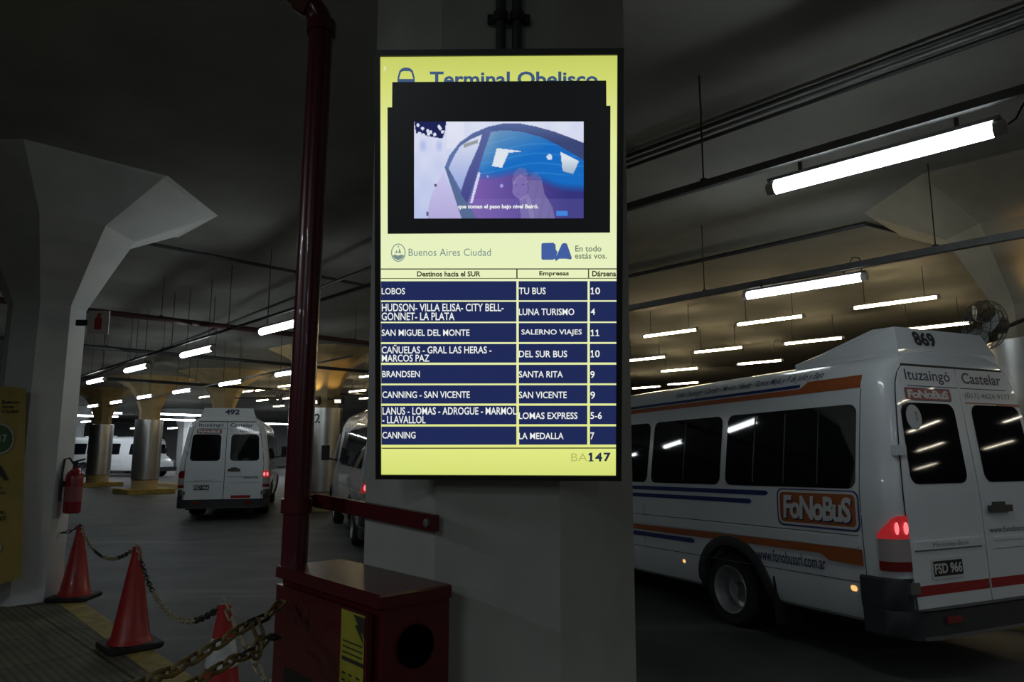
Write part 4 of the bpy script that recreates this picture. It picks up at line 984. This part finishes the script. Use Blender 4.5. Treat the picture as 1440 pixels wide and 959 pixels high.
        for x0, x1, za0, za1, zb0, zb1 in ((.27, .80, 2.065, 2.165, 2.065, 2.165), (.80, .88, 2.065, 2.165, 2.065, 2.112), (.88, 4.6, 2.065, 2.112, 2.065, 2.112)):
            rws = []
            for q in range(4): rws.append([fn(x0, za0 + (za1 - za0) * q / 3, .004), fn(x1, zb0 + (zb1 - zb0) * q / 3, .004)])
            o_.grid(rws)
        B(o_, 'orange_stripe', ORNG, t)
        B(MB().grid([[fn(x, z, .004) for x in (.88, 2.4, 4.6)] for z in (2.122, 2.138, 2.150)]), 'blue_stripe', BLUS, t)
        o_ = MB()
        for x0, x1, a0_, a1_, b0_, b1_ in ((.272, .58, .745, .862, .755, .862), (.58, .66, .755, .862, .80, .862), (.66, 4.4, .80, .862, .80, .846)):
            o_.grid([[fn(x0, a0_ + (a1_ - a0_) * q / 2, .0135 if q > 9 else .0142), fn(x1, b0_ + (b1_ - b0_) * q / 2, .0142)] for q in range(3)])
        B(o_, 'orange_stripe', ORNG, t)
        for x0, x1, z0, z1 in ((1.18, 4.3, 1.222, 1.262), (1.38, 4.3, 1.145, 1.185), (2.18, 4.2, .735, .778)):
            B(MB().add([fn(x, z, .0142 if z0 < 1 else .004) for x, z in ((x0 + .03, z0), (x1, z0), (x1, z1), (x0 + .03, z1), (x0, (z0 + z1) / 2))], [(0, 1, 2, 3, 4)]), 'blue_stripe', BLUS, t)
        # the flank logo
        mir = (lambda v_: [(-a_, c) for a_, c in v_]) if s > 0 else (lambda v_: v_)
        def stx(sx0, sx1, z0, z1, s_, bold=0, shear=0, sp_=1.0):
            # box given by x towards the front; on the left flank the text runs from front to tail
            if s > 0:
                v, f = fit_text(s_, -sx1, -sx0, z0, z1, bold, shear, sp_); return [(-a_, c) for a_, c in v], f
            v, f = fit_text(s_, sx0, sx1, z0, z1, bold, shear, sp_); return v, f
        def rp(x0, x1, z0, z1, r, off): 
            return patch(rowsof(x0, x1, z0, z1, r, mid=3), fn, off)
        lg = B(rp(.275, 1.085, .985, 1.285, .055, .004), 'logo_panel', BLUS, t)
        B(rp(.288, 1.072, .998, 1.275, .05, .005), 'logo_border', LETW, lg)
        B(rp(.308, 1.052, 1.017, 1.256, .035, .006), 'logo_field', ORNG, lg)
        for dx, dz, m_, nm, of in ((.012, -.012, LETB, 'logo_shadow', .007), (0, 0, LETW, 'logo_lettering', .008)):
            v, f = stx(.345 - dx, 1.02 - dx, 1.045 + dz, 1.235 + dz, 'FoNoBuS', .035, 0.10, .86); B(decal(v, f, fn, of), nm, m_, lg)
        v, f = stx(.62, 1.35, .675, .775, 'www.fonobussrl.com.ar', .01); B(decal(v, f, fn, .0142), 'web_lettering', LETB, t)
        v, f = stx(.66, 2.62, 2.168, 2.245, 'Padua / Ituzaingó / Castelar / Morón / Haedo / Ramos Mejía y 9 de Julio y Bajo', .012, .25); B(decal(v, f, fn, .004), 'route_lettering', LETB, t)
    if livery:
        fn = lambda a_, z, off: rr(a_, z, off)
        def rtx(yl, yr, z0, z1, s_, bold=0, m_=LETB, nm='tail_lettering', off=.018, sp_=1.0):
            v, f = fit_text(s_, -yl, -yr, z0, z1, bold, 0, sp_); return B(decal([(-a_, c) for a_, c in v], f, fn, off), nm, m_, t)
        rtx(.61, .085, 2.085, 2.195, 'Ituzaingó', .012); rtx(-.06, -.56, 2.105, 2.195, 'Castelar', .018)
        B(patch([(2.062, .60, .015), (2.07, .60, .015)], fn, .018), 'tail_rule', BLUS, t); B(patch([(2.062, -.015, -.60), (2.07, -.015, -.60)], fn, .018), 'tail_rule', BLUS, t)
        rtx(-.06, -.64, 1.975, 2.035, '(011) 4624-9177', .0, mat('phone_print', (.14, .15, .17), .4))
        lg = B(patch(rowsof(.645, .115, 1.952, 2.052, .018, mid=3), fn, .018), 'tail_logo', BLUS, t)
        B(patch(rowsof(.635, .125, 1.96, 2.046, .014, mid=3), fn, .0185), 'tail_logo_field', mat('tail_orange', (.36, .06, .04), .35), lg)
        v, f = fit_text('FoNoBuS', -.615, -.145, 1.97, 2.036, .045, 0, .88); B(decal([(-a_, c) for a_, c in v], f, fn, .0195), 'tail_logo_lettering', LETW, lg)
        B(patch([(1.945, -.04, -.74), (1.955, -.04, -.74)], fn, .018), 'orange_rule', ORNG, t); B(patch([(1.93, -.45, -.74), (1.945, -.42, -.74)], fn, .018), 'orange_rule', ORNG, t)
        rtx(-.06, -.74, .955, 1.0, 'www.fonobussrl.com.ar', .0)
        if number != '869': rtx(-.42, -.74, .93, .97, 'SPRINTER', .02)
    return t

def yawdir(a): return Vector((-sin(a), cos(a), 0))
va = radians(24.8)
V1 = minibus('large white minibus numbered 869 at right with orange and blue stripes', (3.706, 5.768, 0), va + pi / 2, PAINT, True, '869', rake=radians(1.3))
V2 = minibus('white minibus numbered 492 seen from behind on the left driveway', (-6.82, 17.15, 0), radians(16) + pi / 2, PAINT, True, '492', lit=(False, True))
V3 = minibus('silver minibus between the red pipe and the concrete pillar, seen from its left', (-1.32, 11.35, 0), radians(18.5) + pi / 2, SILV, False, None, silver=True)
V4 = minibus('far white minibus side on, behind the two steel pillars', (-28.0, 46.0, 0), radians(-12), PAINT, False, None, detail=False, silver=True)
V5 = copy_tree(V4); V5['label'] = 'far white minibus between the nearer steel pillar and the left minibus'
V5.location = (-25.5, 52.0, 0); V5.rotation_euler.z = radians(172)

# ------------------------------------------------------------------ cones
CRED = mat('cone_red', (0.42, 0.028, 0.026), .4, var=.12, scale=8, coat=.2); CBASE = mat('cone_base', (.02, .017, .017), .7, var=.3, scale=12)
def cone(p, h, rz, label, band=False):
    t = thing('traffic_cone', label, 'cone', p, rz, 'traffic cones along the kerb')
    mb = MB(); R_ = []
    for z, r in ((0, .19), (.012, .20), (.035, .20), (.045, .19)):
        R_.append([Vector((x, y, z)) for x, y in rrect(-r, r, -r, r, .055, 4)])
    mb.grid(R_, True); mb.f.append(tuple(reversed(range(len(R_[0]))))); o = 3 * len(R_[0]); mb.f.append(tuple(o + k for k in range(len(R_[0]))))
    mb.build('base', CBASE, t)
    rb_, rt_ = .142, .026
    rad = lambda z: rb_ + (rt_ - rb_) * (z - .05) / (h - .05)
    MB().lathe([(rb_ + .02, .045), (rb_ + .012, .06), (rad(.09), .09), (rad(h * .5), h * .5), (rad(h - .02), h - .02), (rt_ + .004, h - .008), (rt_ - .003, h), (rt_ - .008, h), (rt_ - .009, h - .05), (0, h - .05)], 32, caps=False).build('cone_body', CRED, t, 40)
    if band:
        z0, z1 = h - .275, h - .145
        MB().lathe([(rad(z0) + .002, z0), (rad(z0) + .004, z0 + .003), (rad(z1) + .004, z1 - .003), (rad(z1) + .002, z1)], 32, caps=False).build('reflective_band', mat('white_band', (.55, .56, .54), .5, var=.25, scale=20), t, 40)
    return t
C1p = Vector((-4.44, 7.52, .152)); C2p = Vector((-2.93, 5.74, .152)); C3p = Vector((-1.36, 3.52, .15))
cone(C1p, .72, .05, 'plain red traffic cone beside the pale pillar, farthest of three')
cone(C2p, .75, .75, 'plain red traffic cone in the middle of the three')
cone(C3p, .775, .7, 'red traffic cone with a white band, nearest the hose cabinet', True)

# ------------------------------------------------------------------ chains
def link_mesh(L, Wd, r, name, m):
    pts = []
    for k in range(8): a = -pi / 2 + pi * k / 7; pts.append((L / 2 - Wd / 2 + Wd / 2 * cos(a), Wd / 2 * sin(a), 0))
    for k in range(8): a = pi / 2 + pi * k / 7; pts.append((-L / 2 + Wd / 2 + Wd / 2 * cos(a), Wd / 2 * sin(a), 0))
    return MB().tube(pts, r, 6, True).build(name, m, None, 60)
CBLK = mat('chain_black', (.015, .015, .015), .5); CPAL = mat('chain_pale', (.36, .31, .20), .6, var=.3, scale=20); CRUS = mat('chain_yellow', (.17, .12, .035), .6, var=.5, scale=30)
def chain(name, label, pts, L, Wd, r, pick, dense=1.0, twist0=0.3):
    t = thing(name, label, 'chain', pts[0]); o = Vector(pts[0])
    seg = [(Vector(a), Vector(b_)) for a, b_ in zip(pts, pts[1:])]; tot = sum((b_ - a).length for a, b_ in seg)
    pitch = (L - 2.2 * r) * dense; nn = int(tot / pitch); protos = {}
    def at_(s):
        for a, b_ in seg:
            l_ = (b_ - a).length
            if s <= l_: return a + (b_ - a) * (s / l_), (b_ - a).normalized()
            s -= l_
        return seg[-1][1], (seg[-1][1] - seg[-1][0]).normalized()
    for i in range(nn):
        p, d = at_((i + .5) * pitch); m = pick((i + .5) / nn)
        if m.name not in protos:
            q = link_mesh(L, Wd, r, 'link', m); protos[m.name] = q
        else:
            q = protos[m.name].copy(); COL.objects.link(q)
        q.parent = t; q.location = p - o
        q.rotation_euler = (d.to_track_quat('X', 'Z').to_matrix() @ Matrix.Rotation(twist0 + (pi / 2 if i % 2 else 0), 3, 'X')).to_euler()
    return t
def sag(a, b_, s, n=14):
    a, b_ = Vector(a), Vector(b_); return [a + (b_ - a) * (k / n) - Vector((0, 0, 4 * s * (k / n) * (1 - k / n))) for k in range(n + 1)]
T1 = C1p + Vector((0, 0, .725)); T2 = C2p + Vector((0, 0, .755)); T3 = C3p + Vector((0, 0, .78))
anchor = Vector((-4.66, 7.55, .80))
ptsA = sag(anchor, T1, .02, 5) + sag(T1, T2, .20)[1:] + sag(T2, T3, .27)[1:] + sag(T3, Vector((-.86, 3.0, .62)), .05)[1:]
def pickA(u):
    k = u * 9.5
    return CBLK if (u < .05 or .17 < u < .225 or .325 < u < .385 or .46 < u < .56 or .77 < u < .85) else CPAL
chain('plastic_chain', 'black and pale plastic chain slung over the three cone tips', ptsA, .072, .026, .0052, pickA)
fg = [(1.02, 150, 985), (1.18, 217, 954), (1.27, 251, 939), (1.42, 309, 904), (1.52, 344, 881), (1.63, 376, 866), (1.72, 398, 845)]
chain('metal_chain', 'upper dirty yellow metal chain hooked to the left of the hose cabinet', [aty(x, y, Y) for Y, x, y in fg], .055, .019, .0038, lambda u: CBLK if .76 < u < .84 else CRUS)
fg = [(1.2, 225, 985), (1.32, 280, 957), (1.42, 321, 931), (1.52, 350, 919), (1.62, 379, 897), (1.70, 399, 893)]
chain('metal_chain', 'lower dirty yellow metal chain hooked to the left of the hose cabinet', [aty(x, y, Y) for Y, x, y in fg], .05, .018, .0036, lambda u: CBLK if .62 < u < .72 or u > .93 else CRUS)
fg = [(1.555, 358, 872), (1.55, 366, 895), (1.54, 360, 924)]
chain('metal_chain', 'short hanging loop of chain joining the two yellow chains', [aty(x, y, Y) for Y, x, y in fg], .045, .018, .0036, lambda u: CRUS)

# ------------------------------------------------------------------ things on the pale pillar
ban = thing('banner', 'yellow printed banner hung on the pale pillar at the left edge', 'banner', (0, 0, 0))
cor = [aty(-52, 538, 6.72), aty(37, 546, 7.02), aty(30, 812, 7.02), aty(-60, 842, 6.72)]
bo = sum(cor, Vector()) / 4; ban.location = bo
eu = (cor[1] - cor[0]); ev = (cor[0] - cor[3])
bn = eu.cross(ev).normalized()
if bn.y > 0: bn = -bn
BYEL = mat('banner_yellow', (0.38, 0.29, 0.065), .55, var=.12, scale=3)
mb = MB(); n_ = 8
fr = [[cor[0] + eu * (i / n_) * 1.0 + ((cor[3] + (cor[2] - cor[3]) * (i / n_)) - (cor[0] + eu * (i / n_))) * (j / n_) + bn * .012 * sin(i * 1.3) * sin(j * .9) - bo for i in range(n_ + 1)] for j in range(n_ + 1)]
mb.grid(fr); bk = [[p - bn * .01 for p in r] for r in fr]; mb.grid(bk)
rim_ = lambda G: G[0] + [r[-1] for r in G[1:]] + list(reversed(G[-1][:-1])) + [r[0] for r in reversed(G[1:-1])]
ra, rb2 = rim_(fr), rim_(bk); M_ = len(ra); mb.add(ra + rb2, [(i, (i + 1) % M_, M_ + (i + 1) % M_, M_ + i) for i in range(M_)])
sheet = mb.build('sheet', BYEL, ban)
def bp_(px_, py_, off=.016):
    r = ray(px_, py_); o = Vector((0, 0, HC)); k = (cor[0] - o).dot(bn) / r.dot(bn); return o + r * k + bn * off - bo
def btext(s, box, bold, m):
    x0, x1, y0, y1 = box; v, f = fit_text(s, x0, x1, -y1, -y0, bold); MB().add([bp_(a, -b_) for a, b_ in v], f).build('banner_lettering', m, sheet)
BD = mat('banner_print', (.035, .03, .03), .6)
btext('Buenos\nAires\nCiudad', (2, 27, 563, 581), .02, BD); btext('BA', (-30, 12, 654, 675), .05, BD)
btext('En todo\nestás vos.', (-26, 9, 683, 695), .02, BD); btext('www.\nba147', (-24, 9, 718, 733), .02, BD)
n_ = 30
for (r0, r1), nm, m, cxy in (((0, 19), 'green_disc', mat('banner_green', (.05, .12, .045), .6), (-1, 617)), ((18.5, 21), 'white_ring', mat('banner_white', (.40, .42, .38), .6), (-1, 617)), ((0, 9), 'white_disc', mat('banner_white', (.40, .42, .38), .6), (-7, 769))):
    cx2, cy2 = cxy
    if r0 == 0: MB().add([bp_(cx2 + r1 * cos(2 * pi * k / n_), cy2 + r1 * 1.05 * sin(2 * pi * k / n_), .015) for k in range(n_)], [tuple(range(n_))]).build(nm, m, sheet)
    else: MB().add([bp_(cx2 + r_ * cos(2 * pi * k / n_), cy2 + r_ * 1.05 * sin(2 * pi * k / n_), .017) for r_ in (r0, r1) for k in range(n_)], [(k, (k + 1) % n_, n_ + (k + 1) % n_, n_ + k) for k in range(n_)]).build(nm, m, sheet)
btext('147', (-12, 10, 611, 622), .04, mat('banner_white', (.40, .42, .38), .6))
# extinguisher
ex = thing('fire_extinguisher', 'dark red fire extinguisher hanging on the right side of the pale pillar', 'fire extinguisher', (-4.545, 7.52, 1.0))
EXR = mat('extinguisher_red', (.30, .012, .02), .25, coat=.4)
MB().lathe([(0, 0), (.07, 0), (.082, .012), (.082, .36), (.075, .40), (.05, .435), (.028, .45), (.028, .47)], 26).build('cylinder', EXR, ex, 40)
vl = MB(); vl.lathe([(.024, .465), (.024, .515), (.012, .53), (0, .53)], 14); vl.box((.03, 0, .535), (.13, .022, .016), Matrix.Rotation(-.25, 3, 'Y')); vl.box((.03, 0, .505), (.1, .02, .014)); vl.build('valve', BLACK, ex)
MB().tube([(-.02, 0, .50), (-.07, 0, .56), (-.10, -.03, .55), (-.095, -.06, .42), (-.09, -.07, .25), (-.088, -.07, .12)], .011, 8).build('hose', BLACK, ex, 50)
MB().box((-.087, 0, .3), (.012, .12, .05)).build('wall_hook', GREYM, ex)
MB().lathe([(.0832, .12), (.0832, .27)], 26, caps=False).build('label_band', mat('extinguisher_label', (.34, .10, .10), .5), ex, 40)
# sign
sg = thing('extinguisher_sign', 'small white flag sign with a red extinguisher pictogram on the pale pillar', 'sign', (-4.40, 7.3, 3.02))
a_, b_ = aty(125, 437, 7.3), aty(152, 470, 7.3)
sc_ = (a_ + b_) / 2; sg.location = sc_; hx, hz = abs(b_.x - a_.x) / 2, abs(a_.z - b_.z) / 2
MB().box((0, 0, 0), (2 * hx, .012, 2 * hz)).build('plate', mat('sign_white', (.80, .79, .74), .5), sg)
pm_ = MB()
def pz(pts): pm_.add([(x * hx, -.008, z * hz) for x, z in pts], [tuple(range(len(pts)))])
pz([(-.3, -.6), (.3, -.6), (.34, -.55), (.34, .3), (.22, .45), (-.22, .45), (-.34, .3), (-.34, -.55)]); pz([(-.12, .45), (.12, .45), (.12, .62), (-.12, .62)]); pz([(-.12, .62), (.28, .62), (.28, .74), (-.06, .78)])
pm_.build('pictogram', mat('sign_red', (.62, .05, .04), .5), sg)
MB().box((-hx - .06, .02, 0), (.14, .03, .06)).build('bracket', DGREY, sg)
